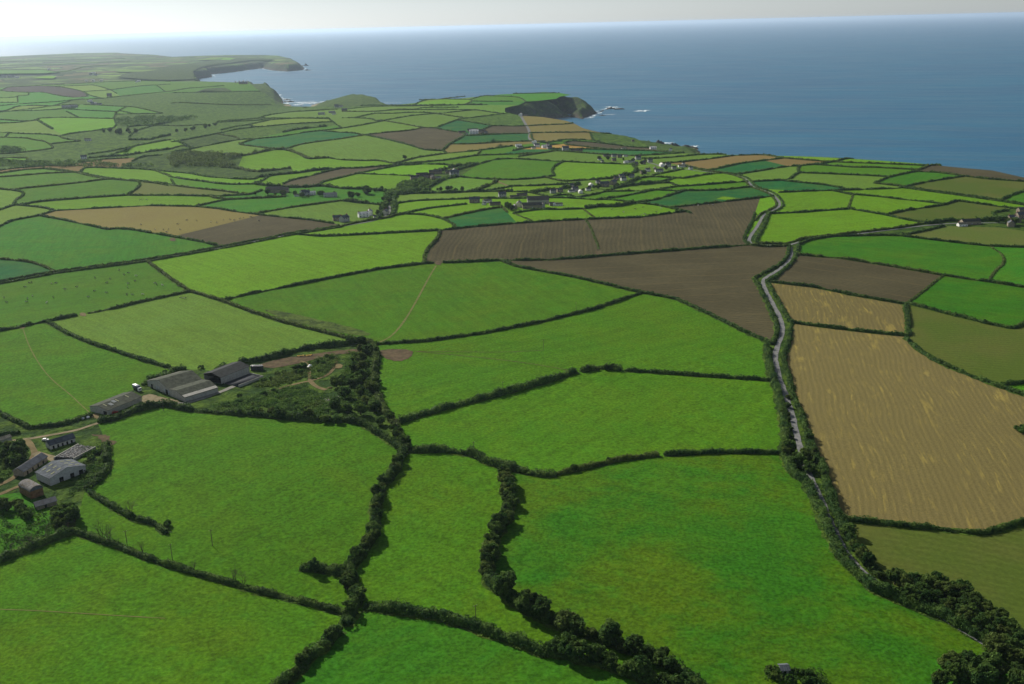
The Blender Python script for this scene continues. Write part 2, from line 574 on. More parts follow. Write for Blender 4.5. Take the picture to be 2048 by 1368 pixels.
def snap_ends():
    """close small gaps: pull each loose end onto the nearest other line, else run it on until it meets one"""
    extra = []
    for i, (kd, pts) in enumerate(LINES):
        for e in (0, -1):
            p = np.array(pts[e])
            if p[0] < 2 or p[0] > 2046 or p[1] > 1367:
                continue
            tol = 3.0 if p[1] < 260 else (4.0 if p[1] < 400 else (7 if p[1] < 700 else 10))
            run = p - np.array(pts[1 if e == 0 else -2])
            run = run / (np.hypot(*run) + 1e-9)
            reach = 70 if p[1] < 480 else (30 if p[1] < 700 else 18)
            best, hit = None, None
            for j, (k2, q) in enumerate(LINES):
                if j == i:
                    continue
                for a, b in zip(q[:-1], q[1:]):
                    a, b = np.array(a), np.array(b)
                    t = np.clip((p - a) @ (b - a) / ((b - a) @ (b - a) + 1e-9), 0, 1)
                    c = a + t * (b - a)
                    d = np.hypot(*(p - c))
                    if d < tol and (best is None or d < best[0]):
                        best = (d, c)
                    den = run[0] * (b - a)[1] - run[1] * (b - a)[0]
                    if abs(den) > 1e-9:
                        s = ((a - p)[0] * (b - a)[1] - (a - p)[1] * (b - a)[0]) / den
                        u = ((a - p)[0] * run[1] - (a - p)[1] * run[0]) / den
                        if 0 < s < reach and -0.02 <= u <= 1.02 and (hit is None or s < hit[0]):
                            hit = (s, p + run * (s + 0.02))
            if best is not None:
                pts[e] = tuple(best[1])
            elif hit is not None and kd != 'b':
                if hit[0] < 9:
                    pts[e] = tuple(hit[1])
                else:
                    extra.append(['b', [tuple(p), tuple(hit[1])]])
    LINES.extend(extra)
snap_ends()
for L in LINES:                             # carry lines on past the edge of the frame
    if L[0] == 'b' and max(p[1] for p in L[1]) > 1400:
        continue
    for e, n in ((0, 1), (-1, -2)):
        p, q = np.array(L[1][e]), np.array(L[1][n])
        if p[0] < 3 or p[0] > 2043 or p[1] > 1366:
            d = (p - q) / np.hypot(*(p - q))
            ln = 480 if p[1] < 1366 else 900
            ext = p + d * ln
            L[1].insert(0 if e == 0 else len(L[1]), (float(ext[0]), float(max(ext[1], 118))))

def build_cells():
    verts, edges = [], []
    def add_line(pts):
        base = len(verts)
        verts.extend(Vector(p) for p in pts)
        edges.extend((base + k, base + k + 1) for k in range(len(pts) - 1))
    for kd, pts in LINES:
        add_line(pts)
    add_line([(-360, 1720), (-360, 90), (2420, 90), (2420, 1720), (-360, 1720)])
    ys = list(np.arange(100, 300, 5)) + list(np.arange(300, 480, 7)) + list(np.arange(480, 1720, 16))
    for k, y in enumerate(ys):
        st = 14 if y < 480 else 16
        for x in np.arange(-350 + (k % 2) * st / 2, 2415, st):
            verts.append(Vector((x + 0.013 * (k % 7), y)))
    V, E, Fc, ov, oe, of = geometry.delaunay_2d_cdt(verts, edges, [], 0, 0.05)
    V = np.array([tuple(v) for v in V])
    F = np.array([f for f in Fc if len(f) == 3])
    wall = {tuple(sorted(E[k])) for k in range(len(E)) if len(oe[k])}
    owner = {}
    par = list(range(len(F)))
    def find(a):
        while par[a] != a:
            par[a] = par[par[a]]
            a = par[a]
        return a
    for fi, f in enumerate(F.tolist()):
        for a, b in ((f[0], f[1]), (f[1], f[2]), (f[2], f[0])):
            e = (a, b) if a < b else (b, a)
            if e in wall:
                continue
            if e in owner:
                ra, rb = find(owner[e]), find(fi)
                if ra != rb:
                    par[ra] = rb
            else:
                owner[e] = fi
    lab = np.array([find(i) for i in range(len(F))])
    return V, F, lab
CV, CF, CL = build_cells()

# ------------------------------------------------------------------ helpers
def tag(o, label=None, cat=None, group=None, kind=None):
    if label: o["label"] = label
    if cat: o["category"] = cat
    if group: o["group"] = group
    if kind: o["kind"] = kind
    return o

def mesh_obj(name, v, f, mat=None, parent=None, smooth=False, mats=None, mi=None):
    """v n x 3, f faces of one length as an array (or a list of tuples)"""
    me = bpy.data.meshes.new(name)
    v = np.asarray(v, np.float32)
    if isinstance(f, np.ndarray):
        k = f.shape[1]
        me.vertices.add(len(v))
        me.vertices.foreach_set("co", v.ravel())
        me.loops.add(f.size)
        me.loops.foreach_set("vertex_index", f.astype(np.int32).ravel())
        me.polygons.add(len(f))
        me.polygons.foreach_set("loop_start", np.arange(0, f.size, k, dtype=np.int32))
        me.update(calc_edges=True)
    else:
        me.from_pydata([tuple(map(float, p)) for p in v], [], f)
    for m in (mats or ([mat] if mat else [])):
        me.materials.append(m)
    if mi is not None:
        me.polygons.foreach_set("material_index", np.asarray(mi, np.int32))
    if smooth:
        me.polygons.foreach_set("use_smooth", np.ones(len(me.polygons), bool))
    me.update()
    o = bpy.data.objects.new(name, me)
    COL.objects.link(o)
    if parent: o.parent = parent
    return o

def empty(name, loc, rz=0.0):
    o = bpy.data.objects.new(name, None)
    COL.objects.link(o)
    o.location = loc
    o.rotation_euler = (0, 0, rz)
    return o

class G:
    """a small node-tree writer"""
    def __init__(self, name):
        self.m = bpy.data.materials.new(name)
        self.m.use_nodes = True
        self.t = self.m.node_tree
        self.b = self.t.nodes["Principled BSDF"]
        self.out = self.t.nodes["Material Output"]
        self.b.inputs["Specular IOR Level"].default_value = 0.02
        self.b.inputs["Roughness"].default_value = 0.9
    def n(self, typ, **kw):
        x = self.t.nodes.new(typ)
        for k, v in kw.items():
            setattr(x, k, v)
        return x
    def put(self, sock, v):
        if isinstance(v, bpy.types.NodeSocket):
            self.t.links.new(v, sock)
        elif v is not None:
            if sock.type == 'RGBA' and len(v) == 3:
                v = (*v, 1)
            sock.default_value = v
    def pos(self):
        return self.n("ShaderNodeNewGeometry").outputs["Position"]
    def noise(self, vec, scale, detail=3, rough=0.55, dist=0.0):
        x = self.n("ShaderNodeTexNoise")
        self.put(x.inputs["Vector"], vec)
        x.inputs["Scale"].default_value, x.inputs["Detail"].default_value = scale, detail
        x.inputs["Roughness"].default_value, x.inputs["Distortion"].default_value = rough, dist
        return x.outputs["Fac"]
    def math(self, op, a, b=None, c=None, clamp=False):
        x = self.n("ShaderNodeMath", operation=op, use_clamp=clamp)
        for i, v in enumerate((a, b, c)):
            if v is not None: self.put(x.inputs[i], v)
        return x.outputs[0]
    def ramp(self, f, lo, hi, a=0.0, b=1.0):
        x = self.n("ShaderNodeMapRange", interpolation_type='SMOOTHSTEP')
        self.put(x.inputs[0], f)
        for i, v in zip((1, 2, 3, 4), (lo, hi, a, b)): x.inputs[i].default_value = v
        return x.outputs[0]
    def mix(self, f, a, b, mode='MIX'):
        x = self.n("ShaderNodeMix", data_type='RGBA', blend_type=mode)
        self.put(x.inputs[0], f); self.put(x.inputs[6], a); self.put(x.inputs[7], b)
        return x.outputs[2]
    def scale(self, col, f):
        x = self.n("ShaderNodeVectorMath", operation='SCALE')
        self.put(x.inputs[0], col); self.put(x.inputs[3], f)
        return x.outputs[0]
    def vmul(self, v, xyz):
        x = self.n("ShaderNodeVectorMath", operation='MULTIPLY')
        self.put(x.inputs[0], v); x.inputs[1].default_value = xyz
        return x.outputs[0]
    def bump(self, h, strength, dist):
        x = self.n("ShaderNodeBump")
        self.put(x.inputs["Height"], h)
        x.inputs["Strength"].default_value, x.inputs["Distance"].default_value = strength, dist
        self.t.links.new(x.outputs[0], self.b.inputs["Normal"])
    def rot(self, vec, ang):
        x = self.n("ShaderNodeVectorRotate", rotation_type='Z_AXIS')
        self.put(x.inputs["Vector"], vec); self.put(x.inputs["Angle"], ang)
        return x.outputs[0]
    def attr(self, name):
        x = self.n("ShaderNodeAttribute", attribute_type='OBJECT', attribute_name=name)
        return x
    def color(self, c):
        self.put(self.b.inputs["Base Color"], c)
        return self.m

def solid(name, col, rough=0.8, spec=0.2, var=0.25, scale=0.8):
    g = G(name)
    g.b.inputs["Roughness"].default_value = rough
    g.b.inputs["Specular IOR Level"].default_value = spec
    f = g.ramp(g.noise(g.pos(), scale, 4), 0.3, 0.7, 1 - var, 1 + var)
    return g.color(g.scale(col, f))

# ------------------------------------------------------------------ materials of the land
def mat_grass():
    g = G("meadow grass")
    p = g.pos()
    base = g.n("ShaderNodeObjectInfo").outputs["Color"]
    tuft = g.attr("tufts").outputs["Fac"]                 # how rough the sward is
    big = g.noise(p, 1 / 48, 4, 0.6, 0.6)
    mid = g.noise(p, 1 / 9, 4, 0.65)
    fine = g.noise(p, 0.55, 4, 0.7)
    yel = g.mix(0.28, base, (0.095, 0.155, 0.007))
    old = g.attr("yellow").outputs["Fac"]                 # how much old yellowing grass there is
    c = g.mix(g.ramp(big, 0.40, 0.68), base, yel)
    c = g.mix(g.math('MULTIPLY', old, g.ramp(g.noise(p, 1 / 75, 5, 0.65, 0.3), 0.42, 0.60)), c, (0.082, 0.124, 0.005))
    deep = g.mix(0.5, base, (0.014, 0.085, 0.008))
    c = g.mix(g.math('MULTIPLY', g.ramp(mid, 0.5, 0.72), 0.55), c, deep)
    # drift of mown or grazed swaths along the field
    q = g.vmul(g.rot(p, g.attr("row_angle").outputs["Fac"]), (1 / 4.0, 1 / 60, 0.2))
    sw = g.noise(q, 1.0, 2, 0.5)
    c = g.scale(c, g.ramp(sw, 0.3, 0.7, 0.93, 1.08))
    c = g.scale(c, g.ramp(mid, 0.25, 0.75, 0.86, 1.14))
    amp = g.math('MULTIPLY', g.ramp(fine, 0.28, 0.72, -1, 1), g.math('MULTIPLY_ADD', tuft, 0.28, 0.12))  # clump grain, contrast raised to paint tussock shading into the colour
    c = g.scale(c, g.math('ADD', amp, 1.0))
    g.bump(g.math('ADD', g.math('MULTIPLY', fine, 0.55), g.noise(p, 0.16, 3)), 0.55, 1.1)
    g.b.inputs["Sheen Weight"].default_value = 0.0
    return g.color(c)

def mat_soil():
    g = G("ploughed soil")
    p = g.pos()
    base = g.n("ShaderNodeObjectInfo").outputs["Color"]
    r = g.rot(p, g.attr("row_angle").outputs["Fac"])
    warp = g.noise(p, 1 / 120, 2)
    x = g.n("ShaderNodeSeparateXYZ"); g.put(x.inputs[0], r)
    u = g.math('ADD', x.outputs[0], g.math('MULTIPLY', warp, 14))
    fur = g.math('SINE', g.math('MULTIPLY', u, 2 * math.pi / 5.2))
    tram = g.ramp(g.math('SINE', g.math('MULTIPLY', u, 2 * math.pi / 24.0)), 0.93, 0.99)
    big = g.noise(p, 1 / 60, 4)
    fine = g.noise(g.vmul(r, (1.2, 0.25, 1)), 0.9, 3, 0.7)
    c = g.mix(g.ramp(big, 0.35, 0.7), base, g.scale(base, 1.25))
    c = g.scale(c, g.math('ADD', 0.9, g.math('MULTIPLY', g.math('ADD', g.math('MULTIPLY', fur, 0.10), g.ramp(fine, 0.3, 0.7, -0.10, 0.3)), 1.0)))
    c = g.mix(g.math('MULTIPLY', tram, g.math('MULTIPLY', 0.45, g.ramp(g.noise(p, 1 / 35, 2), 0.35, 0.6))), c, g.mix(0.5, g.scale(base, 1.5), (0.14, 0.11, 0.04)))
    g.bump(g.math('MULTIPLY_ADD', fur, 0.1, g.math('MULTIPLY', fine, 0.3)), 0.5, 0.5)
    return g.color(c)

def mat_straw():
    g = G("stubble and straw")
    p = g.pos()
    base = g.n("ShaderNodeObjectInfo").outputs["Color"]
    r = g.rot(p, g.attr("row_angle").outputs["Fac"])
    warp = g.noise(p, 1 / 150, 2)
    x = g.n("ShaderNodeSeparateXYZ"); g.put(x.inputs[0], r)
    u = g.math('ADD', x.outputs[0], g.math('MULTIPLY', warp, 22))
    row = g.math('SINE', g.math('MULTIPLY', u, 2 * math.pi / 3.4))
    q = g.n("ShaderNodeCombineXYZ")
    g.put(q.inputs[0], g.math('MULTIPLY', u, 0.42)); g.put(q.inputs[1], g.math('MULTIPLY', x.outputs[1], 0.035))
    streak = g.noise(q.outputs[0], 1.0, 3, 0.65)
    big = g.noise(p, 1 / 40, 4, 0.6)
    soil = g.scale(base, 0.55)
    c = g.mix(g.ramp(row, -0.9, 0.9, 0.62, 0.86), soil, base)
    gold = (0.31, 0.245, 0.06)
    c = g.mix(g.math('MULTIPLY', g.ramp(streak, 0.52, 0.72), g.ramp(big, 0.4, 0.68, 0.2, 0.85)), c, gold)
    c = g.mix(g.math('MULTIPLY', g.ramp(g.noise(g.vmul(r, (1 / 9, 1 / 60, 1)), 1.0, 4, 0.65), 0.58, 0.72), 0.5), c, gold)
    c = g.scale(c, g.ramp(g.noise(p, 1.1, 3, 0.7), 0.3, 0.7, 0.82, 1.18))
    g.bump(g.math('MULTIPLY_ADD', row, 0.08, g.math('MULTIPLY', streak, 0.2)), 0.5, 0.6)
    return g.color(c)

def mat_crop():
    g = G("drilled crop")
    p = g.pos()
    base = g.n("ShaderNodeObjectInfo").outputs["Color"]
    r = g.rot(p, g.attr("row_angle").outputs["Fac"])
    x = g.n("ShaderNodeSeparateXYZ"); g.put(x.inputs[0], r)
    u = g.math('ADD', x.outputs[0], g.math('MULTIPLY', g.noise(p, 1 / 150, 2), 16))
    row = g.math('SINE', g.math('MULTIPLY', u, 2 * math.pi / 5.5))
    big = g.noise(p, 1 / 70, 4, 0.6)
    c = g.mix(g.ramp(big, 0.38, 0.66), base, g.mix(0.25, base, (0.14, 0.105, 0.04)))
    c = g.scale(c, g.math('MULTIPLY_ADD', row, 0.055, 1.0))
    c = g.scale(c, g.ramp(g.noise(p, 0.5, 4, 0.7), 0.3, 0.7, 0.86, 1.14))
    g.bump(g.math('MULTIPLY_ADD', row, 0.1, g.noise(p, 0.5, 3)), 0.4, 0.4)
    return g.color(c)

def mat_scrub():
    g = G("rough scrub")
    p = g.pos()
    base = g.n("ShaderNodeObjectInfo").outputs["Color"]
    a = g.noise(p, 1 / 14, 5, 0.65, 0.5)
    b = g.noise(p, 0.35, 4, 0.7)
    c = g.mix(g.ramp(a, 0.38, 0.62), g.mix(0.6, base, (0.022, 0.045, 0.012)), g.mix(0.5, base, (0.11, 0.17, 0.022)))
    c = g.scale(c, g.ramp(b, 0.25, 0.75, 0.6, 1.35))
    g.bump(g.math('ADD', g.math('MULTIPLY', a, 3.0), b), 0.9, 1.6)
    return g.color(c)

def mat_ground():
    g = G("rough ground and cliff rock")
    geo = g.n("ShaderNodeNewGeometry")
    p = geo.outputs["Position"]
    sx = g.n("ShaderNodeSeparateXYZ"); g.put(sx.inputs[0], p)
    nz = g.n("ShaderNodeSeparateXYZ"); g.put(nz.inputs[0], geo.outputs["True Normal"])
    a = g.noise(p, 1 / 22, 5, 0.65, 0.4)
    b = g.noise(p, 0.3, 4, 0.7)
    c = g.mix(g.ramp(a, 0.36, 0.66), (0.030, 0.065, 0.014), (0.070, 0.115, 0.020))
    # the patchwork of small fields far off on the opposite coast
    vo = g.n("ShaderNodeTexVoronoi", feature='F1'); g.put(vo.inputs["Vector"], g.vmul(p, (1 / 230, 1 / 330, 0))); vo.inputs["Scale"].default_value = 1.0
    ve = g.n("ShaderNodeTexVoronoi", feature='DISTANCE_TO_EDGE'); g.put(ve.inputs["Vector"], g.vmul(p, (1 / 230, 1 / 330, 0))); ve.inputs["Scale"].default_value = 1.0
    cs = g.n("ShaderNodeSeparateColor"); g.put(cs.inputs[0], vo.outputs["Color"])
    patch = g.mix(g.ramp(cs.outputs[0], 0.25, 0.85), (0.070, 0.130, 0.026), (0.14, 0.225, 0.040))
    patch = g.mix(g.ramp(cs.outputs[1], 0.72, 0.8), patch, (0.12, 0.105, 0.05))
    patch = g.mix(g.ramp(ve.outputs["Distance"], 0.03, 0.05), (0.025, 0.05, 0.018), patch)
    patch = g.mix(g.ramp(g.noise(p, 1 / 500, 4, 0.6), 0.47, 0.55), patch, (0.040, 0.066, 0.020))
    c = g.mix(g.ramp(sx.outputs[1], 5400, 5900), c, patch)
    rock = g.mix(g.ramp(g.noise(g.vmul(p, (1, 1, 2.5)), 1 / 9, 6, 0.75), 0.35, 0.68), (0.024, 0.023, 0.019), (0.12, 0.105, 0.08))
    turf = g.mix(0.3, (0.028, 0.055, 0.016), rock)
    steep = g.math('ADD', nz.outputs[2], g.math('MULTIPLY', g.math('SUBTRACT', a, 0.5), 0.35))
    c = g.mix(g.ramp(steep, 0.70, 0.93), g.mix(g.ramp(sx.outputs[2], 3, 22), rock, turf), c)
    sand = (0.27, 0.235, 0.165)
    low = g.ramp(g.math('ADD', sx.outputs[2], g.math('MULTIPLY', a, 4)), 4.0, 7.5)
    c = g.mix(low, g.mix(g.ramp(nz.outputs[2], 0.93, 0.985), rock, sand), c)
    c = g.scale(c, g.ramp(b, 0.25, 0.75, 0.75, 1.25))
    g.bump(g.math('ADD', g.math('MULTIPLY', a, 3.0), b), 0.8, 1.5)
    return g.color(c)

GRASS, SOIL, STRAW, CROP, SCRUB, ROUGH = mat_grass(), mat_soil(), mat_straw(), mat_crop(), mat_scrub(), mat_ground()

# ------------------------------------------------------------------ bare ground with the cliffs
def build_ground():
    na, nr = 760, 1000
    th = np.linspace(-math.radians(44), math.radians(44), na)
    r = np.concatenate([np.linspace(120, 900, 90, endpoint=False), np.geomspace(900, 17500, nr - 90)])
    T, R = np.meshgrid(th, r)
    X, Y = R * np.sin(T), R * np.cos(T)
    Z, sd = land_height(X, Y)
    sink = 0.5 + 0.0010 * R
    Z = np.where(sd > 30, Z - sink, np.where(sd > 0, Z - sink * np.clip(sd / 30, 0, 1), Z))
    Z = np.maximum(Z, -6)
    idx = np.arange(X.size).reshape(X.shape)
    f = np.stack([idx[:-1, :-1], idx[:-1, 1:], idx[1:, 1:], idx[1:, :-1]], -1).reshape(-1, 4)
    keep = (sd.ravel()[f] > -25).any(1)
    f = f[keep]
    used = np.zeros(X.size, bool); used[f] = True
    new = np.cumsum(used) - 1
    v = np.stack([X.ravel(), Y.ravel(), Z.ravel()], -1)[used]
    o = mesh_obj("ground", v, new[f][:, ::-1], ROUGH, smooth=True)
    tag(o, kind="structure")
build_ground()

# ------------------------------------------------------------------ the sea
def mat_sea():
    g = G("sea water")
    p = g.pos()
    b = g.b
    b.inputs["Roughness"].default_value = 0.16
    b.inputs["IOR"].default_value = 1.33
    b.inputs["Specular IOR Level"].default_value = 0.28
    big = g.noise(g.vmul(p, (1 / 900, 1 / 320, 0)), 1.0, 4, 0.6, 0.8)
    str_ = g.noise(g.vmul(g.rot(p, 0.35), (1 / 420, 1 / 60, 0)), 1.0, 5, 0.65, 0.4)
    c = g.mix(g.ramp(big, 0.35, 0.7), (0.003, 0.082, 0.165), (0.006, 0.108, 0.190))
    c = g.scale(c, g.ramp(str_, 0.3, 0.7, 0.87, 1.14))
    # swell, chop and cat's paws
    s = g.noise(g.vmul(g.rot(p, 0.5), (1 / 90, 1 / 22, 0)), 1.0, 3, 0.5)
    w = g.noise(g.vmul(g.rot(p, 0.4), (1 / 16, 1 / 5, 0)), 1.0, 4, 0.6)
    g.bump(g.math('ADD', g.math('MULTIPLY', s, 1.8), w), 1.0, 1.5)
    g.put(b.inputs["Roughness"], g.ramp(str_, 0.3, 0.7, 0.34, 0.46))
    b.inputs["Specular IOR Level"].default_value = 0.24
    return g.color(c)

def build_sea():
    r = np.concatenate([[0], np.geomspace(300, 180000, 80)])
    th = np.linspace(0, 2 * math.pi, 181)[:-1]
    T, R = np.meshgrid(th, r)
    v = np.stack([R * np.sin(T), R * np.cos(T), np.zeros_like(R)], -1).reshape(-1, 3)
    idx = np.arange(T.size).reshape(T.shape)
    f = np.stack([idx[:-1], np.roll(idx[:-1], -1, 1), np.roll(idx[1:], -1, 1), idx[1:]], -1).reshape(-1, 4)
    o = mesh_obj("sea", v, f[:, ::-1], mat_sea(), smooth=True)
    tag(o, kind="structure")
build_sea()

# ------------------------------------------------------------------ fields
PAL = {'grass': (0.050, 0.142, 0.006), 'bright': (0.098, 0.215, 0.008), 'pale': (0.094, 0.175, 0.022), 'deep': (0.030, 0.125, 0.007),
       'cool': (0.033, 0.148, 0.009), 'teal': (0.011, 0.095, 0.024), 'plough': (0.060, 0.053, 0.027), 'dark': (0.042, 0.037, 0.026),
       'stubble': (0.152, 0.127, 0.047), 'beige': (0.168, 0.148, 0.040), 'orange': (0.31, 0.20, 0.045), 'tan': (0.155, 0.115, 0.038),
       'olive': (0.066, 0.100, 0.015), 'mixed': (0.085, 0.122, 0.022), 'scrub': (0.026, 0.066, 0.010), 'moor': (0.058, 0.138, 0.013), 'gorse': (0.016, 0.034, 0.010), 'skip': None}
CLASS_MAT = {'plough': SOIL, 'dark': SOIL, 'stubble': STRAW, 'beige': CROP, 'orange': CROP, 'tan': CROP, 'olive': CROP, 'mixed': CROP,
             'scrub': SCRUB, 'moor': SCRUB, 'gorse': SCRUB}
WORD = {'grass': 'green pasture', 'bright': 'bright yellow-green pasture', 'pale': 'pale green pasture', 'deep': 'deep green meadow',
        'cool': 'cool green meadow', 'teal': 'dark blue-green crop', 'plough': 'brown ploughed field', 'dark': 'dark ploughed field',
        'stubble': 'straw stubble field', 'beige': 'buff coloured field', 'orange': 'golden stubble strip', 'tan': 'tan field',
        'olive': 'olive field', 'mixed': 'green and buff field', 'scrub': 'scrub', 'moor': 'rough grazing', 'gorse': 'dark gorse'}
# class, pixel of the photo, rows seen running from one pixel to another (or -), sward roughness 0-1
SEEDS = """skip 1394,100; skip 1600,150;
plough 1040,480 1050,460,1040,520; plough 1350,460 1340,440,1350,480; plough 1380,540 1200,535,1450,525; plough 1700,550 1600,530,1850,570;
plough 845,275; dark 960,246; plough 1005,258; plough 640,350 600,362,680,345; plough 717,243; plough 1950,345 1900,340,2040,360; tan 1575,367 1530,370,1650,375;
mixed 1920,470 1850,470,2000,480; plough 470,462 380,470,560,430; plough 1218,294; moor 609,230; tan 142,336; tan 10,343; mixed 392,383 300,375,460,392; olive 1880,435 1800,435,1980,430;
dark 83,181; stubble 1680,620 1640,580,1660,640; stubble 1800,850 1640,700,1720,1030; beige 300,436 200,430,450,450; orange 834,223; beige 984,291; beige 1109,243; beige 1126,256; beige 1109,272; orange 1143,295;
mixed 1209,272; tan 1483,318; tan 1600,323; tan 1416,314; olive 1950,690 1850,690,2040,700; olive 1880,1110 1750,1080,2000,1130; tan 1466,394; beige 1250,303; pale 1340,318;
teal 576,282; teal 934,250; teal 968,277; teal 1051,302; teal 951,435; teal 1343,403; teal 1483,386; teal 1500,336; teal 1540,376; teal 20,540; teal 692,269;
bright 551,360; bright 1110,430; bright 1433,358; bright 1690,450; bright 1630,405; bright 1790,412; bright 480,520; bright 770,450; bright 217,348; bright 240,404; bright 1252,430; bright 1720,392; bright 1430,345;
bright 740,365; bright 1040,340; bright 1180,345; pale 1500,350; pale 1640,355; pale 640,425; pale 680,425; pale 460,300; pale 440,270; pale 870,240; pale 960,228; pale 600,236; pale 390,660; pale 290,700;
cool 200,480; cool 2030,540; deep 1840,510; deep 1950,600; grass 1100,710; grass 1200,840; cool 2040,395; deep 1835,356; olive 1956,376 1860,385,2010,372;
grass 870,600; grass 980,345; bright 560,325; grass 480,980; grass 870,1050; grass 300,1230; deep 820,1300; deep 1300,1150; grass 160,590; grass 80,740;
deep 500,342; cool 1240,290; cool 600,405; cool 500,410; grass 30,365; grass 100,380;
scrub 560,780; scrub 80,940; gorse 330,150; scrub 140,870; gorse 425,180; moor 480,195; moor 380,260; moor 130,315; moor 1020,232; scrub 400,322; scrub 780,400; scrub 440,340; moor 1270,280; deep 40,1050; scrub 1610,930; scrub 1850,1200;  """

ca = CV[CF]
ctr = ca.mean(1)
car = 0.5 * np.abs((ca[:, 1, 0] - ca[:, 0, 0]) * (ca[:, 2, 1] - ca[:, 0, 1]) - (ca[:, 2, 0] - ca[:, 0, 0]) * (ca[:, 1, 1] - ca[:, 0, 1]))

def cell_at(px, py):
    a, b, c = ca[:, 0], ca[:, 1], ca[:, 2]
    d = (b[:, 1] - c[:, 1]) * (a[:, 0] - c[:, 0]) + (c[:, 0] - b[:, 0]) * (a[:, 1] - c[:, 1])
    d = np.where(np.abs(d) < 1e-12, 1e-12, d)
    l0 = ((b[:, 1] - c[:, 1]) * (px - c[:, 0]) + (c[:, 0] - b[:, 0]) * (py - c[:, 1])) / d
    l1 = ((c[:, 1] - a[:, 1]) * (px - c[:, 0]) + (a[:, 0] - c[:, 0]) * (py - c[:, 1])) / d
    k = np.where((l0 >= -1e-9) & (l1 >= -1e-9) & (l0 + l1 <= 1 + 1e-9))[0]
    return int(CL[k[0]]) if len(k) else None

CELL = {}
for tok in SEEDS.replace('\n', '').split(';'):
    w = tok.split()
    if len(w) < 2:
        continue
    c = cell_at(*map(float, w[1].split(',')))
    if c is None or c in CELL and CELL[c][0] == 'skip':
        continue
    ang = None
    if len(w) > 2:
        x0, y0, x1, y1 = map(float, w[2].split(','))
        a, b = ground_at(np.array([x0, x1]), np.array([y0, y1]))
        d = b - a
        ang = math.pi / 2 - math.atan2(d[1], d[0])          # turns the rows onto the y axis
    CELL[c] = (w[0], ang)

FIELD_INFO = {}
def build_fields():
    pr = random.Random(3)
    P = ground_at(CV[:, 0], CV[:, 1])
    for c in np.unique(CL):
        m = CL == c
        area = car[m].sum()
        cen = (ctr[m] * car[m][:, None]).sum(0) / area
        cls, ang = CELL.get(int(c), (None, None))
        if cls == 'skip' or area < 6:
            continue
        if cls is None:
            cls = pr.choices(['grass', 'bright', 'pale', 'cool'], [5, 3, 3, 1.3])[0]
        if ang is None:
            ang = pr.uniform(-1.5, 1.5)
        col = np.array(PAL[cls]) * pr.uniform(0.93, 1.08)
        if CELL.get(int(c)) is None:
            col = col * np.array([pr.uniform(0.98, 1.25), pr.uniform(1.04, 1.20), 1])
        f = CF[m]
        used = np.unique(f)
        lut = np.zeros(len(CV), int); lut[used] = np.arange(len(used))
        v = P[used].copy()
        v[:, 2] += 0.02
        o = mesh_obj("field", v, lut[f][:, ::-1], CLASS_MAT.get(cls, GRASS), smooth=True)
        o.color = (*col, 1)
        o["row_angle"] = float(ang)
        o["tufts"] = 0.9 if cen[1] > 700 else 0.5
        o["yellow"] = 0.12 if cls != 'grass' else pr.uniform(0.05, 0.3)
        if int(c) == cell_at(1340, 1180):
            o["yellow"] = 0.55
        tag(o, kind="structure")
        FIELD_INFO[int(c)] = dict(cls=cls, cen=cen, area=area, obj=o)
build_fields()

# ------------------------------------------------------------------ haze over land and sea
def build_haze():
    m = bpy.data.materials.new("sea haze")
    m.use_nodes = True
    nt = m.node_tree
    nt.nodes.remove(nt.nodes["Principled BSDF"])
    pv = nt.nodes.new("ShaderNodeVolumePrincipled")
    pv.inputs["Color"].default_value = (0.60, 0.74, 0.92, 1)
    pv.inputs["Density"].default_value = 2.2e-5
    pv.inputs["Anisotropy"].default_value = 0.45
    nt.links.new(pv.outputs[0], nt.nodes["Material Output"].inputs["Volume"])
    h = 190000.0
    v = [(x, y, z) for z in (-8.0, 312.0) for y in (-h, h) for x in (-h, h)]
    f = [(0, 2, 3, 1), (4, 5, 7, 6), (0, 1, 5, 4), (2, 6, 7, 3), (0, 4, 6, 2), (1, 3, 7, 5)]
    tag(mesh_obj("haze", v, f, m), kind="stuff")
build_haze()

# ------------------------------------------------------------------ foliage
def mat_leaf(name, dark, light, brown=0.25, trans=0.3):
    g = G(name)
    p = g.pos()
    rnd = g.n("ShaderNodeObjectInfo").outputs["Random"]
    n1 = g.noise(p, 0.16, 3, 0.6)
    n2 = g.noise(p, 0.9, 2, 0.6)
    c = g.mix(g.ramp(n1, 0.35, 0.68), dark, light)
    c = g.mix(g.math('MULTIPLY', g.ramp(g.noise(p, 1 / 17, 2), 0.55, 0.72), brown), c, (0.075, 0.058, 0.024))
    c = g.mix(g.math('MULTIPLY', g.ramp(rnd, 0.55, 1.0), 0.45), c, (0.085, 0.085, 0.022))
    c = g.scale(c, g.math('MULTIPLY', g.ramp(n2, 0.25, 0.75, 0.65, 1.4), g.math('MULTIPLY_ADD', rnd, 0.45, 0.78)))
    g.color(c)
    g.b.inputs["Roughness"].default_value = 0.7
    g.b.inputs["Specular IOR Level"].default_value = 0.06
    tr = g.n("ShaderNodeBsdfTranslucent")
    g.put(tr.inputs["Color"], g.scale(c, 1.2))
    mx = g.n("ShaderNodeMixShader")
    mx.inputs[0].default_value = trans
    g.t.links.new(g.b.outputs[0], mx.inputs[1])
    g.t.links.new(tr.outputs[0], mx.inputs[2])
    g.t.links.new(mx.outputs[0], g.out.inputs["Surface"])
    return g.m

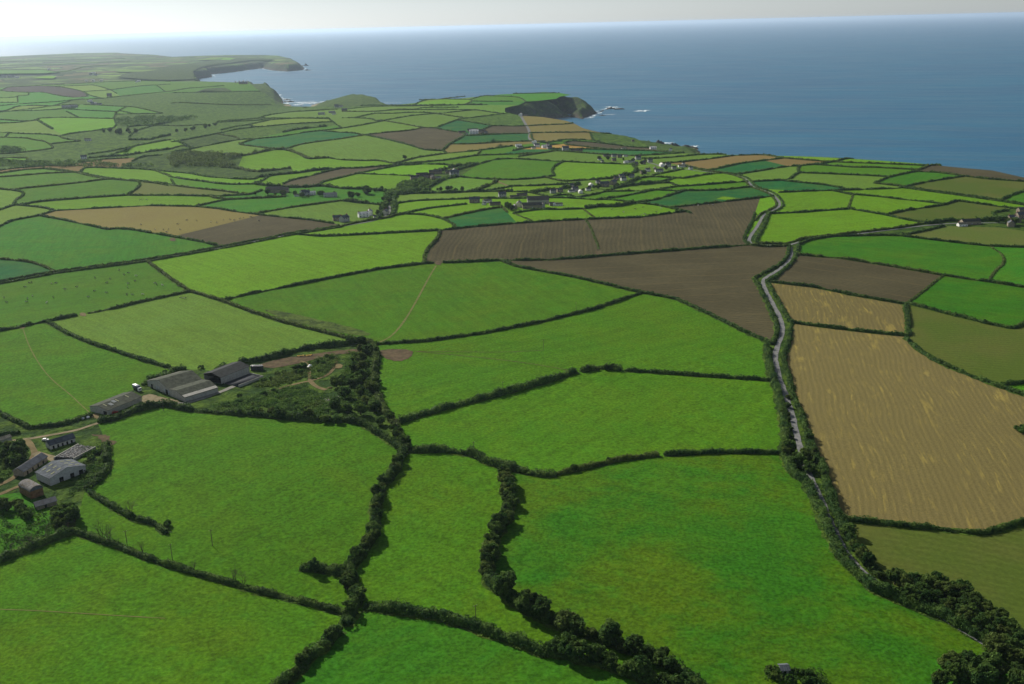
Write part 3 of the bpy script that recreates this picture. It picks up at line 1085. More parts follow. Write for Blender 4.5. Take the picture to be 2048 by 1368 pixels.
LEAF_HEDGE = mat_leaf("hedge leaves", (0.032, 0.078, 0.020), (0.098, 0.170, 0.034), 0.15, 0.42)
LEAF_TREE = mat_leaf("tree leaves", (0.032, 0.078, 0.020), (0.105, 0.175, 0.036), 0.25, 0.42)
LEAF_BRAMBLE = mat_leaf("bramble leaves", (0.036, 0.090, 0.020), (0.100, 0.180, 0.034), 0.3, 0.42)
LEAF_BANK = mat_leaf("grass bank", (0.06, 0.10, 0.022), (0.11, 0.16, 0.035), 0.5)
BARK = solid("grey bark", (0.075, 0.062, 0.048), 0.9, 0.1)
TWIG = solid("bare twigs", (0.085, 0.072, 0.052), 0.9, 0.1)

def unit(v):
    return v / (np.linalg.norm(v, axis=-1, keepdims=True) + 1e-9)

def leaf_quads(cen, size, nrm=None, r=rng):
    """one small quad per centre, its plane random or leaning to nrm"""
    n = len(cen)
    a = unit(r.normal(size=(n, 3)))
    if nrm is not None:
        a = unit(nrm * 0.9 + a * 0.8)
    t = unit(np.cross(a, r.normal(size=(n, 3))))
    b = np.cross(a, t)
    s = (size * r.uniform(0.6, 1.35, n))[:, None]
    k = r.uniform(0.55, 1.0, n)[:, None]
    v = np.stack([cen - t * s - b * s * k * 0.4, cen + b * s * k * -1, cen + t * s + b * s * k * 0.3, cen + b * s * k], 1)
    v = np.stack([cen - t * s, cen - b * s * k, cen + t * s, cen + b * s * k], 1).reshape(-1, 3)
    return v, np.arange(n * 4).reshape(-1, 4)

def resample(P, step):
    d = np.r_[0, np.cumsum(np.linalg.norm(np.diff(P[:, :2], axis=0), axis=1))]
    n = max(2, int(d[-1] / step) + 1)
    s = np.linspace(0, d[-1], n)
    return np.stack([np.interp(s, d, P[:, k]) for k in range(3)], 1), s

def rounded(P):
    """soften the corners of a surveyed line once"""
    if len(P) < 3:
        return P
    out = [P[0]]
    for a, b in zip(P[:-1], P[1:]):
        out += [a * 0.75 + b * 0.25, a * 0.25 + b * 0.75]
    return np.array(out + [P[-1]])

def drape(P, off=0.0):
    P = np.array(P, float)
    P[:, 2] = plateau(P[:, 0], P[:, 1]) + off
    return P

def hedge_geo(P, w, h, seed=0, lump=0.3):
    r_ = np.random.default_rng(seed)
    dist = float(np.mean(np.linalg.norm(P[:, :2], axis=1)))
    leaf = float(np.clip(dist / 1250, 0.36, 1.8))
    step = max(0.9, leaf * 1.8)
    Q, s = resample(P, step)
    Q = drape(Q)
    n = len(Q)
    t = np.gradient(Q[:, :2], axis=0)
    t = unit(t)
    nx = np.stack([t[:, 1], -t[:, 0]], 1)
    wob = 0.35 * fbm(s / 9.0 + seed * 7.3, np.full(n, 0.5), 2, seed)
    Q[:, :2] += nx * wob[:, None] * w * 0.35
    hs = h * (1 + lump * 1.5 * fbm(s / 7.0, np.full(n, seed * 1.7), 3, seed + 1))
    ws = w * (1 + lump * fbm(s / 6.0, np.full(n, seed * 2.9 + 5), 3, seed + 2))
    thin = np.clip((vnoise(s / 16.0, np.full(n, seed * 3.3), seed) - 0.10) / 0.16, 0.35, 1)
    hs, ws = hs * thin, ws * (0.5 + 0.5 * thin)
    cap = np.clip(np.minimum(s, s[-1] - s) / (0.5 * w) + 0.45, 0, 1)
    hs, ws = hs * cap ** 0.7, ws * cap
    K = 8
    A = np.linspace(0, math.pi, K)
    def surf(si, a, k=1.0):
        """point of the hedge surface at station si (float index) and angle a"""
        i = np.clip(si.astype(int), 0, n - 2)
        f = (si - i)[:, None]
        c = Q[i] * (1 - f) + Q[i + 1] * f
        ww = ws[i] * (1 - f[:, 0]) + ws[i + 1] * f[:, 0]
        hh = hs[i] * (1 - f[:, 0]) + hs[i + 1] * f[:, 0]
        ca_, sa_ = np.cos(a), np.sin(a)
        x = np.sign(ca_) * np.abs(ca_) ** 0.7 * ww * 0.5 * k
        z = np.abs(sa_) ** 0.75 * hh * k
        p = c.copy()
        p[:, :2] += nx[i] * x[:, None]
        p[:, 2] += z
        nr = np.stack([nx[i][:, 0] * ca_, nx[i][:, 1] * ca_, sa_ + 0.15], 1)
        return p, unit(nr)
    si = np.repeat(np.arange(n).clip(0, n - 1.001), K)
    aa = np.tile(A, n)
    cv, cn = surf(si, aa, 0.9)
    cv += cn * (r_.normal(size=(len(cv), 1)) * 0.12 * h - 0.06 * h)
    cv[np.isclose(aa, 0) | np.isclose(aa, math.pi), 2] -= 0.6
    idx = np.arange(n * K).reshape(n, K)
    cf = np.stack([idx[:-1, :-1], idx[1:, :-1], idx[1:, 1:], idx[:-1, 1:]], -1).reshape(-1, 4)
    per = w + 1.6 * h
    N = int(s[-1] * per * 1.15 / (2.0 * leaf * leaf))
    lp, ln = surf(r_.uniform(0, n - 1.001, N), r_.uniform(0.06, math.pi - 0.06, N), 1.0)
    tuft = fbm(lp[:, 0] / 1.7, lp[:, 1] / 1.7 + lp[:, 2] / 1.7, 2, seed)[:, None]
    lp += ln * ((r_.uniform(-0.12, 0.14, (N, 1)) + 0.42 * tuft) * h * (0.5 + lump))
    lv, lf = leaf_quads(lp, leaf, ln, r_)
    return np.vstack([cv, lv]), np.vstack([cf, lf + len(cv)])

SIZE = {'h': (2.9, 2.4, 0.32), 'v': (4.5, 3.5, 0.5), 't': (2.6, 0.9, 0.3), 'l': (2.2, 2.0, 0.32)}
HEDGES = []           # (object, kind, world line)
GAPS = [(45, 653.5, 4), (166, 629, 4), (1197, 506, 3), (500, 588, 0), (876, 526, 4), (345, 479, 2)]

def add_hedge(P, kd, seed):
    w, h, lump = SIZE[kd]
    dist = float(np.mean(np.linalg.norm(P[:, :2], axis=1)))
    if kd == 'h' and dist > 1500:
        w, h = w * 1.08, h * 1.02
    if kd == 'v' and dist > 1200:
        w, h = w * 1.2, h * 1.15
    v, f = hedge_geo(P, w, h, seed, lump)
    o = mesh_obj("grass_bank" if kd == 't' else "hedge", v, f, LEAF_BANK if kd == 't' else LEAF_HEDGE)
    HEDGES.append((o, kd, P))
    if dist < 1150 and kd != 't':                      # the unmown margin at its foot
        Q, s = resample(P, 2.2)
        wl = w * 0.5 + 1.1 + 1.8 * fbm(s / 5, s * 0 + seed, 3, seed + 9)
        wr = w * 0.5 + 1.1 + 1.8 * fbm(s / 5, s * 0 + seed, 3, seed + 19)
        t = unit(np.gradient(Q[:, :2], axis=0))
        nx = np.stack([t[:, 1], -t[:, 0]], 1)
        V = np.stack([Q, Q, Q], 1)
        V[:, 0, :2] -= nx * wl[:, None]
        V[:, 2, :2] += nx * wr[:, None]
        V[..., 2] = plateau(V[..., 0], V[..., 1]) + 0.07 + 0.0001 * dist
        i = np.arange(len(Q) * 3).reshape(-1, 3)
        ff = np.stack([i[:-1, :-1], i[:-1, 1:], i[1:, 1:], i[1:, :-1]], -1).reshape(-1, 4)
        m_ = mesh_obj("grass_margin", V.reshape(-1, 3), ff, SCRUB, o)
        m_.color = (0.050, 0.098, 0.014, 1)
    return o

def offset_line(P, d):
    t = unit(np.gradient(P[:, :2], axis=0))
    Q = P.copy()
    Q[:, :2] += np.stack([t[:, 1], -t[:, 0]], 1) * d
    return Q

def seen_part(pts):
    """keep the stretch of a surveyed line a little beyond the frame"""
    out, run = [], []
    for p in np.array(pts):
        if -140 < p[0] < 2190 and p[1] < 1460:
            run.append(p)
        else:
            if len(run) > 1: out.append(np.array(run))
            run = []
    if len(run) > 1: out.append(np.array(run))
    return out

def densify(pts, st):
    out = []
    for a, b in zip(pts[:-1], pts[1:]):
        a, b = np.array(a), np.array(b)
        k = max(1, int(np.hypot(*(b - a)) / st))
        out += [a + (b - a) * i / k for i in range(k)]
    return np.array(out + [np.array(pts[-1])])

def build_hedges():
    seed = 1
    for kd, pts in LINES:
        if kd == 'b':
            continue
        for px in seen_part(densify(pts, 18)):
            P = rounded(ground_at(px[:, 0], px[:, 1]))
            # gateways
            cuts = []
            for gx, gy, half in GAPS:
                g = ground_at(np.array([gx]), np.array([gy]))[0]
                d = np.linalg.norm(P[:, :2] - g[:2], axis=1)
                if d.min() < 5 and half: cuts.append((g, half))
            runs = [P]
            for g, half in cuts:
                Q, s = resample(P, 1.0)
                k = np.linalg.norm(Q[:, :2] - g[:2], axis=1) > half
                runs, cur = [], []
                for q, kk in zip(Q, k):
                    if kk: cur.append(q)
                    else:
                        if len(cur) > 6: runs.append(np.array(cur))
                        cur = []
                if len(cur) > 6: runs.append(np.array(cur))
            for R in runs:
                if np.linalg.norm(R[-1] - R[0]) < 3 and len(R) < 4:
                    continue
                for Q in ([offset_line(R, 4.6), offset_line(R, -4.6)] if kd == 'l' else [R]):
                    add_hedge(Q, kd, seed)
                    seed += 1
build_hedges()

# ------------------------------------------------------------------ trees
def tube(path, rad, k=6):
    path, rad = np.asarray(path, float), np.asarray(rad, float)
    n = len(path)
    d = unit(np.gradient(path, axis=0))
    up = np.array([0.3, 0.2, 0.93])
    a = unit(np.cross(d, up) + 1e-6)
    b = np.cross(d, a)
    th = np.linspace(0, 2 * math.pi, k, endpoint=False)
    v = path[:, None] + rad[:, None, None] * (np.cos(th)[None, :, None] * a[:, None] + np.sin(th)[None, :, None] * b[:, None])
    idx = np.arange(n * k).reshape(n, k)
    f = np.stack([idx[:-1], np.roll(idx[:-1], -1, 1), np.roll(idx[1:], -1, 1), idx[1:]], -1).reshape(-1, 4)
    return v.reshape(-1, 3), f

def join(parts):
    vs, fs, o = [], [], 0
    for v, f in parts:
        vs.append(v); fs.append(f + o); o += len(v)
    return np.vstack(vs), np.vstack(fs)

def crown_geo(seed, R, H, base, n_clump, leaf, lean=0.0, per=70):
    r_ = np.random.default_rng(seed)
    parts = []
    hz = (H - base) / 2
    for k in range(n_clump):
        u = unit(r_.normal(size=3))
        rr = r_.uniform(0.30, 1.35) ** 0.5
        c = np.array([u[0] * R * rr * 0.78, u[1] * R * rr * 0.78, base + hz + u[2] * hz * rr * 0.74])
        c[0] += lean * (c[2] - base)
        cr = R * r_.uniform(0.13, 0.36)
        d = unit(r_.normal(size=(per, 3)))
        q = c + d * cr * r_.uniform(0.75, 1.05, (per, 1)) * np.array([1, 1, 0.8])
        parts.append(leaf_quads(q, leaf, d, r_))
    return join(parts)

def trunk_geo(seed, H, R, base):
    r_ = np.random.default_rng(seed + 50)
    tr = 0.045 * H
    p = np.array([[0, 0, -0.4], [0.05, 0, H * 0.2], [0.1, 0.1, H * 0.45], [0.15, 0.05, H * 0.75]])
    parts = [tube(p, [tr * 1.3, tr, tr * 0.7, tr * 0.25], 7)]
    for k in range(5):
        a = k * 1.26 + r_.uniform(-0.4, 0.4)
        z0 = H * r_.uniform(0.2, 0.45)
        e = np.array([math.cos(a) * R * 0.7, math.sin(a) * R * 0.7, z0 + H * r_.uniform(0.2, 0.4)])
        s = np.array([0.05, 0.05, z0])
        m = (s + e) / 2 + np.array([0, 0, -0.05 * H])
        parts.append(tube([s, m, e], [tr * 0.5, tr * 0.35, tr * 0.12], 5))
    return join(parts)

def bare_geo(seed, H):
    r_ = np.random.default_rng(seed + 90)
    stems, twigs = [], []
    def grow(p, d, ln, rad, lev):
        q = p + d * ln * 0.5 + r_.normal(size=3) * ln * 0.05
        e = q + unit(d + r_.normal(size=3) * 0.18) * ln * 0.5
        (stems if lev < 2 else twigs).append(tube([p, q, e], [rad, rad * 0.75, rad * 0.5], 5 if lev < 2 else 3))
        if lev < 4:
            for k in range(3 if lev else 4):
                nd = unit(d + r_.normal(size=3) * 0.42 + np.array([0, 0, 0.12]))
                grow(e if k else q, nd, ln * r_.uniform(0.55, 0.78), rad * 0.5, lev + 1)
    for k in range(2):
        grow(np.array([k * 0.5, 0, -0.3]), unit(np.array([r_.normal() * 0.2, r_.normal() * 0.2, 1.0])), H * 0.36, 0.16, 0)
    return join(stems), join(twigs)

PROTO = {}
def make_tree(kind, seed):
    if kind == 'bare_tree':
        (tv, tf), (cv, cf) = bare_geo(seed, 8.0)
        root = empty(kind, (0, 0, -500))
        mesh_obj("trunk", tv, tf, TWIG, root); mesh_obj("crown", cv, cf, TWIG, root)
    else:
        spec = {'tree': (4.2, 8.0, 0.8, 50, 0.46, 0.05), 'bush': (2.4, 3.2, 0.1, 18, 0.36, 0.03), 'thorn_tree': (2.6, 5.4, 0.4, 34, 0.38, 0.12)}[kind]
        R, H, base, nc, lf, lean = spec
        vr = random.Random(seed)
        R, H, lean = R * vr.uniform(0.85, 1.12), H * vr.uniform(0.82, 1.15), lean * vr.uniform(0.3, 2.5)
        root = empty(kind, (0, 0, -500))
        v, f = trunk_geo(seed, H, R, base)
        mesh_obj("trunk" if kind != 'bush' else "stem", v, f, BARK, root)
        v, f = crown_geo(seed, R, H, base, nc, lf, lean, 56)
        mesh_obj("crown" if kind != 'bush' else "foliage", v, f, LEAF_TREE if kind != 'bush' else LEAF_BRAMBLE, root)
    PROTO.setdefault(kind, []).append(root)
for k in range(5): make_tree('tree', 10 + k)
for k in range(3): make_tree('bush', 30 + k)
for k in range(3): make_tree('thorn_tree', 40 + k)
for k in range(4): make_tree('bare_tree', 60 + k)
USED = {}
TREES = []
tr_ = random.Random(11)

def copy_tree(o, parent=None):
    c = o.copy()
    COL.objects.link(c)
    c.parent = parent
    for ch in list(o.children):
        if ch.name not in NEWBORN:
            n = copy_tree(ch, c)
            NEWBORN.add(n.name)
    return c
NEWBORN = set()

def dup(root):
    """a copy of a thing, of its parts and of their sub-parts"""
    c = root.copy(); COL.objects.link(c)
    for ch in list(root.children):
        d = ch.copy(); COL.objects.link(d); d.parent = c
        for gch in list(ch.children):
            e = gch.copy(); COL.objects.link(e); e.parent = d
    return c

def plant(px, py, kind, size, place, word=None, world=None):
    """a tree or bush standing at a pixel of the photo; size is its width in metres"""
    p = world if world is not None else ground_at(np.array([px]), np.array([py]))[0]
    k = tr_.randrange(len(PROTO[kind]))
    root = PROTO[kind][k]
    if (kind, k) in USED:
        root = dup(root)
    USED[(kind, k)] = 1
    nat = {'tree': 8.6, 'bush': 4.9, 'thorn_tree': 5.4, 'bare_tree': 6.0}[kind]
    s = size / nat
    root.location = (p[0], p[1], p[2] - 0.1)
    root.rotation_euler = (0, 0, tr_.uniform(0, 6.28))
    root.scale = (s * tr_.uniform(0.92, 1.08), s * tr_.uniform(0.92, 1.08), s * tr_.uniform(0.88, 1.1))
    TREES.append((root, kind, place, word, project(p)))
    return root

def row(pts, n, kind, size, place, jit=1.0, word=None):
    P = ground_at(*np.array([tuple(map(float, a.split(','))) for a in pts.split()]).T)
    Q, s = resample(P, 0.5)
    for i in range(n):
        q = Q[min(len(Q) - 1, int((i + 0.5 + tr_.uniform(-0.25, 0.25)) / n * len(Q)))].copy()
        q[:2] += np.array([tr_.gauss(0, 1), tr_.gauss(0, 1)]) * jit
        q[2] = plateau(q[0], q[1])
        plant(0, 0, kind, size * tr_.uniform(0.55, 1.3), place, word, q)

def patch(poly, n, kind, size, place, word=None):
    pts = np.array([tuple(map(float, a.split(','))) for a in poly.split()])
    P = ground_at(pts[:, 0], pts[:, 1])[:, :2]
    got, tries = [], 0
    lo, hi = P.min(0), P.max(0)
    while len(got) < n and tries < 6000:
        tries += 1
        q = np.array([tr_.uniform(lo[0], hi[0]), tr_.uniform(lo[1], hi[1])])
        if inside(P, np.array([q[0]]), np.array([q[1]]))[0] and all(np.hypot(*(q - g)) > size * 0.5 for g in got):
            got.append(q)
            plant(0, 0, kind, size * tr_.uniform(0.75, 1.25), place, word, np.array([q[0], q[1], float(plateau(q[0], q[1]))]))

def build_trees():
    row("1012,945 1015,975 1018,1009 1008,1047 989,1081 978,1112 975,1146 982,1170", 26, 'tree', 7.6, "tall hedgerow between the two bottom meadows", 1.0)
    row("1000,1182 1045,1216 1096,1240 1147,1263 1199,1278", 15, 'tree', 8.6, "row of round dark trees at the bottom", 1.2)
    row("1210,1285 1250,1293 1300,1312 1345,1338", 9, 'tree', 8.8, "big trees at the bottom end of the hedgerow", 1.5)
    row("1085,1305 1147,1316 1199,1326 1250,1345 1310,1366 1370,1392", 16, 'tree', 8.2, "tree row along the bottom edge", 1.2)
    row("727,1214 839,1228 942,1252 1045,1287", 8, 'thorn_tree', 4.2, "thorny hedge above the bottom pasture", 0.5)
    row("806,908 792,941 764,975 751,1013 751,1050 744,1078 716,1119 702,1136", 22, 'thorn_tree', 6.0, "bushy hedge between the farm meadow and the strip", 0.9)
    row("610,1138 641,1140 682,1147 704,1162 712,1200 703,1232", 13, 'thorn_tree', 5.8, "bushy corner at the hedge junction", 1.4)
    row("679,1263 651,1293 620,1317 600,1341 565,1368", 8, 'thorn_tree', 5.0, "thick hedge running off the bottom edge", 0.6)
    patch("690,700 748,700 755,760 760,800 800,860 785,880 740,850 690,842 660,830 690,790 650,790 700,750", 26, 'tree', 8.2, "thicket on the side of the tip")
    row("520,828 600,838 680,845", 9, 'thorn_tree', 6.5, "lower edge of the scrub", 1.0)
    patch("440,800 560,770 640,790 690,820 640,838 500,826", 12, 'bush', 5.0, "bramble scrub below the barns")
    row("520,768 560,748 600,735 612,742 570,758", 9, 'bush', 6.5, "bramble bank beside the tip track", 0.8)
    patch("625,715 668,712 640,750 625,745", 5, 'bush', 4.6, "middle of the tip")
    row("782,856 800,880 812,900", 5, 'thorn_tree', 5.5, "hedge meeting below the thicket", 1.0)
    row("690,688 718,684 738,690", 4, 'tree', 6.0, "head of the field track", 0.8)
    row("1573,790 1577,830 1582,868 1580,890", 6, 'thorn_tree', 4.2, "narrow trees along the road", 0.5)
    row("1572,900 1590,930 1612,945 1600,905 1625,925", 10, 'tree', 7.4, "clump of round trees over the road", 1.5)
    row("1606,840 1616,870 1640,930 1652,968 1664,1005", 5, 'thorn_tree', 4.4, "hedge between the road and the stubble", 0.7)
    row("1694,1062 1711,1095 1731,1126 1765,1158", 7, 'thorn_tree', 6.0, "hedge corner under the stubble field", 0.8)
    patch("1775,1165 1850,1168 1900,1172 1950,1200 2000,1240 2060,1300 2060,1330 1990,1285 1900,1230 1820,1200", 54, 'tree', 6.8, "dark wood on the slope at the bottom")
    patch("1850,1368 1900,1330 1960,1310 2048,1310 2060,1400 1900,1400", 13, 'tree', 9.0, "dark wood in the bottom corner")
    patch("1528,1345 1545,1335 1560,1345 1550,1368", 4, 'bush', 5.0, "garden round the small hut")
    patch("1585,1345 1620,1350 1650,1372 1580,1372", 6, 'bush', 4.5, "garden beyond the small hut")
    patch("-10,895 30,880 48,905 40,925 -10,965", 11, 'tree', 6.8, "orchard clump beside the farm drive")
    patch("-10,1000 30,1010 70,1028 60,1040 -10,1035", 8, 'tree', 6.8, "trees below the arched barn")
    patch("100,1012 140,1020 158,1058 135,1070 105,1050", 9, 'thorn_tree', 6.5, "thicket at the field corner by the farm")
    row("205,935 195,962 175,976", 6, 'bush', 4.4, "bank behind the grey shed", 0.8)
    patch("165,905 200,905 205,930 180,935", 5, 'bush', 4.4, "bank beside the tyre covered clamp")
    row("255,828 285,820 215,845", 7, 'bush', 4.4, "hedge below the long barn", 0.8)
    row("0,1118 51,1098 103,1078 140,1064", 8, 'bare_tree', 6.5, "hedge running off to the side", 0.8)
    row("196,1076 215,1082 238,1090", 5, 'bare_tree', 7.0, "hedge below the remnant hedge", 0.6)
    plant(285, 1104, 'bare_tree', 5.5, "middle of the bare hedge"); plant(388, 1142, 'bare_tree', 5.0, "bare hedge beyond the pole")
    plant(470, 1166, 'bare_tree', 7.5, "bare hedge near the junction"); plant(487, 1170, 'bare_tree', 7.0, "bare hedge nearer the junction")
    plant(262, 1030, 'bare_tree', 8.0, "end of the remnant hedge"); plant(335, 1052, 'bush', 5.2, "meadow past the remnant hedge")
    plant(330, 745, 'bush', 4.0, "gap between the barns"); plant(402, 737, 'bush', 5.0, "gap between the black barn and the big barn")
    plant(790, 860, 'bare_tree', 8.5, "foot of the thicket")
    plant(2042, 862, 'bush', 8.0, "stubble field edge"); plant(2050, 868, 'bush', 8.0, "stubble field edge")
    row("1110,950 1250,917", 2, 'thorn_tree', 4.0, "curving hedge above the roughest meadow", 0.3)
    row("1170,742 1235,738", 4, 'thorn_tree', 4.6, "gateway in the middle hedge", 0.4)
    # middle distance
    row("207,262 235,266 262,268 270,262", 11, 'tree', 13.0, "dark copse in the valley", 14.0)
    row("345,265 380,262 415,255 437,250", 9, 'tree', 9.5, "tree line below the copse", 5.0)
    row("1150,385 1180,378 1215,374 1240,368", 7, 'tree', 7.5, "gardens of the ridge village", 8.0)
    row("1250,362 1280,352 1310,343 1340,338", 6, 'tree', 7.0, "upper gardens of the ridge village", 6.0)
    row("1195,322 1230,318 1270,322 1295,330", 6, 'tree', 7.0, "back lane of the ridge village", 6.0)
    row("1075,388 1090,385 1130,382", 5, 'tree', 7.0, "lower gardens of the ridge village", 5.0)
    row("700,398 725,392 745,382 762,378", 6, 'tree', 10.0, "head of the wooded dell", 4.0)
    row("775,402 770,420 765,432", 7, 'tree', 8.0, "wooded dell above the lane hamlet", 4.0)
    row("855,382 880,382 905,381 935,382", 8, 'tree', 7.5, "dell side hedge", 2.0)
    plant(1016, 418, 'tree', 11, "farm corner beside the dark green crop"); plant(1022, 421, 'tree', 10, "farm corner beside the dark green crop")
    plant(810, 318, 'tree', 9, "hedge corner below the ploughed field")
    row("2005,448 2030,450 1990,443", 5, 'tree', 8.0, "stone farm", 3.0)
    row("505,390 540,388 580,392 625,395 670,388", 11, 'tree', 8.0, "farm on the valley floor", 4.0)
build_trees()

def woodland(name, poly, n, R, H, label, seed):
    """a far wood that reads as one mass of crowns"""
    pts = np.array([tuple(map(float, a.split(','))) for a in poly.split()])
    P = ground_at(pts[:, 0], pts[:, 1])[:, :2]
    r_ = np.random.default_rng(seed)
    parts = []
    lo, hi = P.min(0), P.max(0)
    c = r_.uniform(lo, hi, (n * 12, 2))
    c = c[inside(P, c[:, 0], c[:, 1])][:n]
    for x, y in c:
        rr = R * r_.uniform(0.7, 1.3)
        z = float(plateau(np.array(x), np.array(y)))
        d = unit(r_.normal(size=(60, 3)) + np.array([0, 0, 0.5]))
        q = np.array([x, y, z + H * r_.uniform(0.35, 0.65)]) + d * rr * np.array([1, 1, 0.8])
        parts.append(leaf_quads(q, 1.1, d, r_))
    v, f = join(parts)
    tag(mesh_obj(name, v, f, LEAF_TREE), label, "woodland", kind="stuff")
def undergrowth(poly, n, seed, label, hole=None):
    """a carpet of bramble and bracken nobody could count"""
    pts = np.array([tuple(map(float, a.split(','))) for a in poly.split()])
    P = ground_at(pts[:, 0], pts[:, 1])[:, :2]
    r_ = np.random.default_rng(seed)
    lo, hi = P.min(0), P.max(0)
    c = r_.uniform(lo, hi, (n * 8, 2))
    c = c[inside(P, c[:, 0], c[:, 1])]
    c = c[fbm(c[:, 0] / 11, c[:, 1] / 11, 3, seed) > -0.22][:n]
    parts = []
    for x, y in c:
        rr = r_.uniform(0.8, 2.3)
        d = unit(r_.normal(size=(34, 3)) + np.array([0, 0, 0.5]))
        q = np.array([x, y, float(plateau(np.array(x), np.array(y))) + rr * 0.25]) + d * rr * np.array([1, 1, 0.65])
        parts.append(leaf_quads(q, 0.36, d, r_))
    v, f = join(parts)
    tag(mesh_obj("undergrowth", v, f, LEAF_BRAMBLE), label, "undergrowth", kind="stuff")
undergrowth("430,812 520,788 565,778 618,766 640,790 690,800 720,842 640,838 560,830 480,824 430,820", 1150, 3, "low bramble and bracken filling the ground below the barns")
undergrowth("600,750 616,726 640,716 668,708 676,720 660,745 640,756 622,760", 220, 4, "low bramble between the two tip tracks")
undergrowth("690,705 742,705 752,760 745,800 700,800 672,765 690,740", 420, 5, "bramble under the thicket on the side of the tip")
undergrowth("500,775 545,756 606,738 612,752 560,774", 260, 6, "bramble covering the bank beside the tip track")
undergrowth("0,1000 60,1015 110,1040 150,1062 60,1085 0,1100", 130, 7, "rough undergrowth below the arched barn")
undergrowth("0,885 48,886 55,905 30,940 0,960", 120, 8, "undergrowth below the orchard clump")
undergrowth("165,898 205,892 212,935 185,968 150,985 130,1000 168,950", 170, 9, "rough bank behind the wide grey shed")
undergrowth("1525,1340 1640,1345 1650,1380 1540,1380", 60, 10, "garden growth round the small hut")
woodland("woodland", "338,312 380,308 435,309 484,313 442,322 478,335 440,336 400,334 345,334", 260, 6.0, 7.0, "dark wood filling the valley floor between the pale fields", 5)
woodland("woodland", "232,240 280,236 342,236 400,236 345,246 280,251 240,254", 170, 6.0, 8.0, "long dark belt of trees above the round copse", 6)
woodland("woodland", "0,297 40,299 50,303 20,306 0,308", 40, 5.5, 7.0, "dark strip of trees at the side of the far valley", 7)
woodland("woodland", "784,384 800,372 825,362 850,360 862,364 845,378 838,386 800,390 772,398 770,390", 110, 4.6, 5.5, "dense trees in the dell below the slate farm", 8)
woodland("woodland", "0,322 100,326 170,322 230,330 330,333 200,334 60,335 0,334", 120, 5.0, 5.0, "dark scrubby wood along the near side of the far valley", 9)

# ------------------------------------------------------------------ roads, tracks, yards
def mat_track(name, a, b, verge):
    g = G(name)
    p = g.pos()
    c = g.mix(g.ramp(g.noise(p, 0.22, 4, 0.65), 0.35, 0.65), a, b)
    c = g.mix(g.math('MULTIPLY', g.ramp(g.noise(p, 0.6, 4, 0.7), 0.55, 0.66), 0.75), c, verge)
    return g.color(c)
TARMAC = mat_track("worn tarmac", (0.13, 0.135, 0.14), (0.20, 0.20, 0.195), (0.09, 0.10, 0.07))
EARTH = mat_track("earth track", (0.13, 0.10, 0.052), (0.19, 0.15, 0.075), (0.08, 0.11, 0.025))
WORN = mat_track("worn grass", (0.12, 0.135, 0.04), (0.17, 0.15, 0.06), (0.05, 0.12, 0.012))
DUST = mat_track("dusty yard", (0.16, 0.135, 0.08), (0.24, 0.20, 0.125), (0.12, 0.12, 0.05))
MUD = mat_track("trodden mud", (0.075, 0.055, 0.035), (0.12, 0.088, 0.052), (0.07, 0.10, 0.025))
CONCRETE = solid("yard concrete", (0.19, 0.185, 0.16), 0.9, 0.1, 0.2, 0.3)

def lift(P):
    return 0.10 + 0.00012 * np.linalg.norm(P[..., :2], axis=-1)

def strip(name, px_text, width, mat, kind="structure", tile='F', extra=0.0, edge=0.12):
    pts = np.array(px_list(tile, px_text))
    P = rounded(rounded(ground_at(pts[:, 0], pts[:, 1])))
    Q, s = resample(P, 2.5)
    w = width * (1 + edge * 2 * fbm(s / 6, s * 0 + len(px_text), 3, 4))
    t = unit(np.gradient(Q[:, :2], axis=0))
    nx = np.stack([t[:, 1], -t[:, 0]], 1)
    k = np.linspace(-0.5, 0.5, 5)
    V = np.repeat(Q[:, None], 5, 1)
    V[..., :2] += nx[:, None] * (w[:, None] * k[None])[..., None]
    V[..., 2] = plateau(V[..., 0], V[..., 1]) + lift(V) + extra
    idx = np.arange(len(Q) * 5).reshape(-1, 5)
    f = np.stack([idx[:-1, :-1], idx[:-1, 1:], idx[1:, 1:], idx[1:, :-1]], -1).reshape(-1, 4)
    return tag(mesh_obj(name, V.reshape(-1, 3), f, mat), kind=kind)

def area(name, px_text, mat, extra=0.0, tile='F', wob=1.2, kind="structure"):
    pts = np.array(px_list(tile, px_text))
    P = ground_at(pts[:, 0], pts[:, 1])
    P = rounded(np.vstack([P, P[:1]]))
    Q, s = resample(P, 1.5)
    Q = Q[:-1]
    Q[:, :2] += wob * np.stack([fbm(Q[:, 0] / 4, Q[:, 1] / 4, 3, 21), fbm(Q[:, 0] / 4, Q[:, 1] / 4, 3, 33)], 1)
    lo, hi = Q[:, :2].min(0), Q[:, :2].max(0)
    gx, gy = np.meshgrid(np.arange(lo[0], hi[0], 3.0), np.arange(lo[1], hi[1], 3.0))
    m = inside(Q[:, :2], gx, gy)
    allv = [Vector((float(a), float(b))) for a, b in Q[:, :2]] + [Vector((float(a), float(b))) for a, b in zip(gx[m], gy[m])]
    n = len(Q)
    V, E, F, *_ = geometry.delaunay_2d_cdt(allv, [], [list(range(n))], 1, 0.01)
    V = np.array([(v[0], v[1], 0.0) for v in V])
    V[:, 2] = plateau(V[:, 0], V[:, 1]) + lift(V) + extra
    return tag(mesh_obj(name, V, [tuple(f) for f in F], mat), kind=kind)

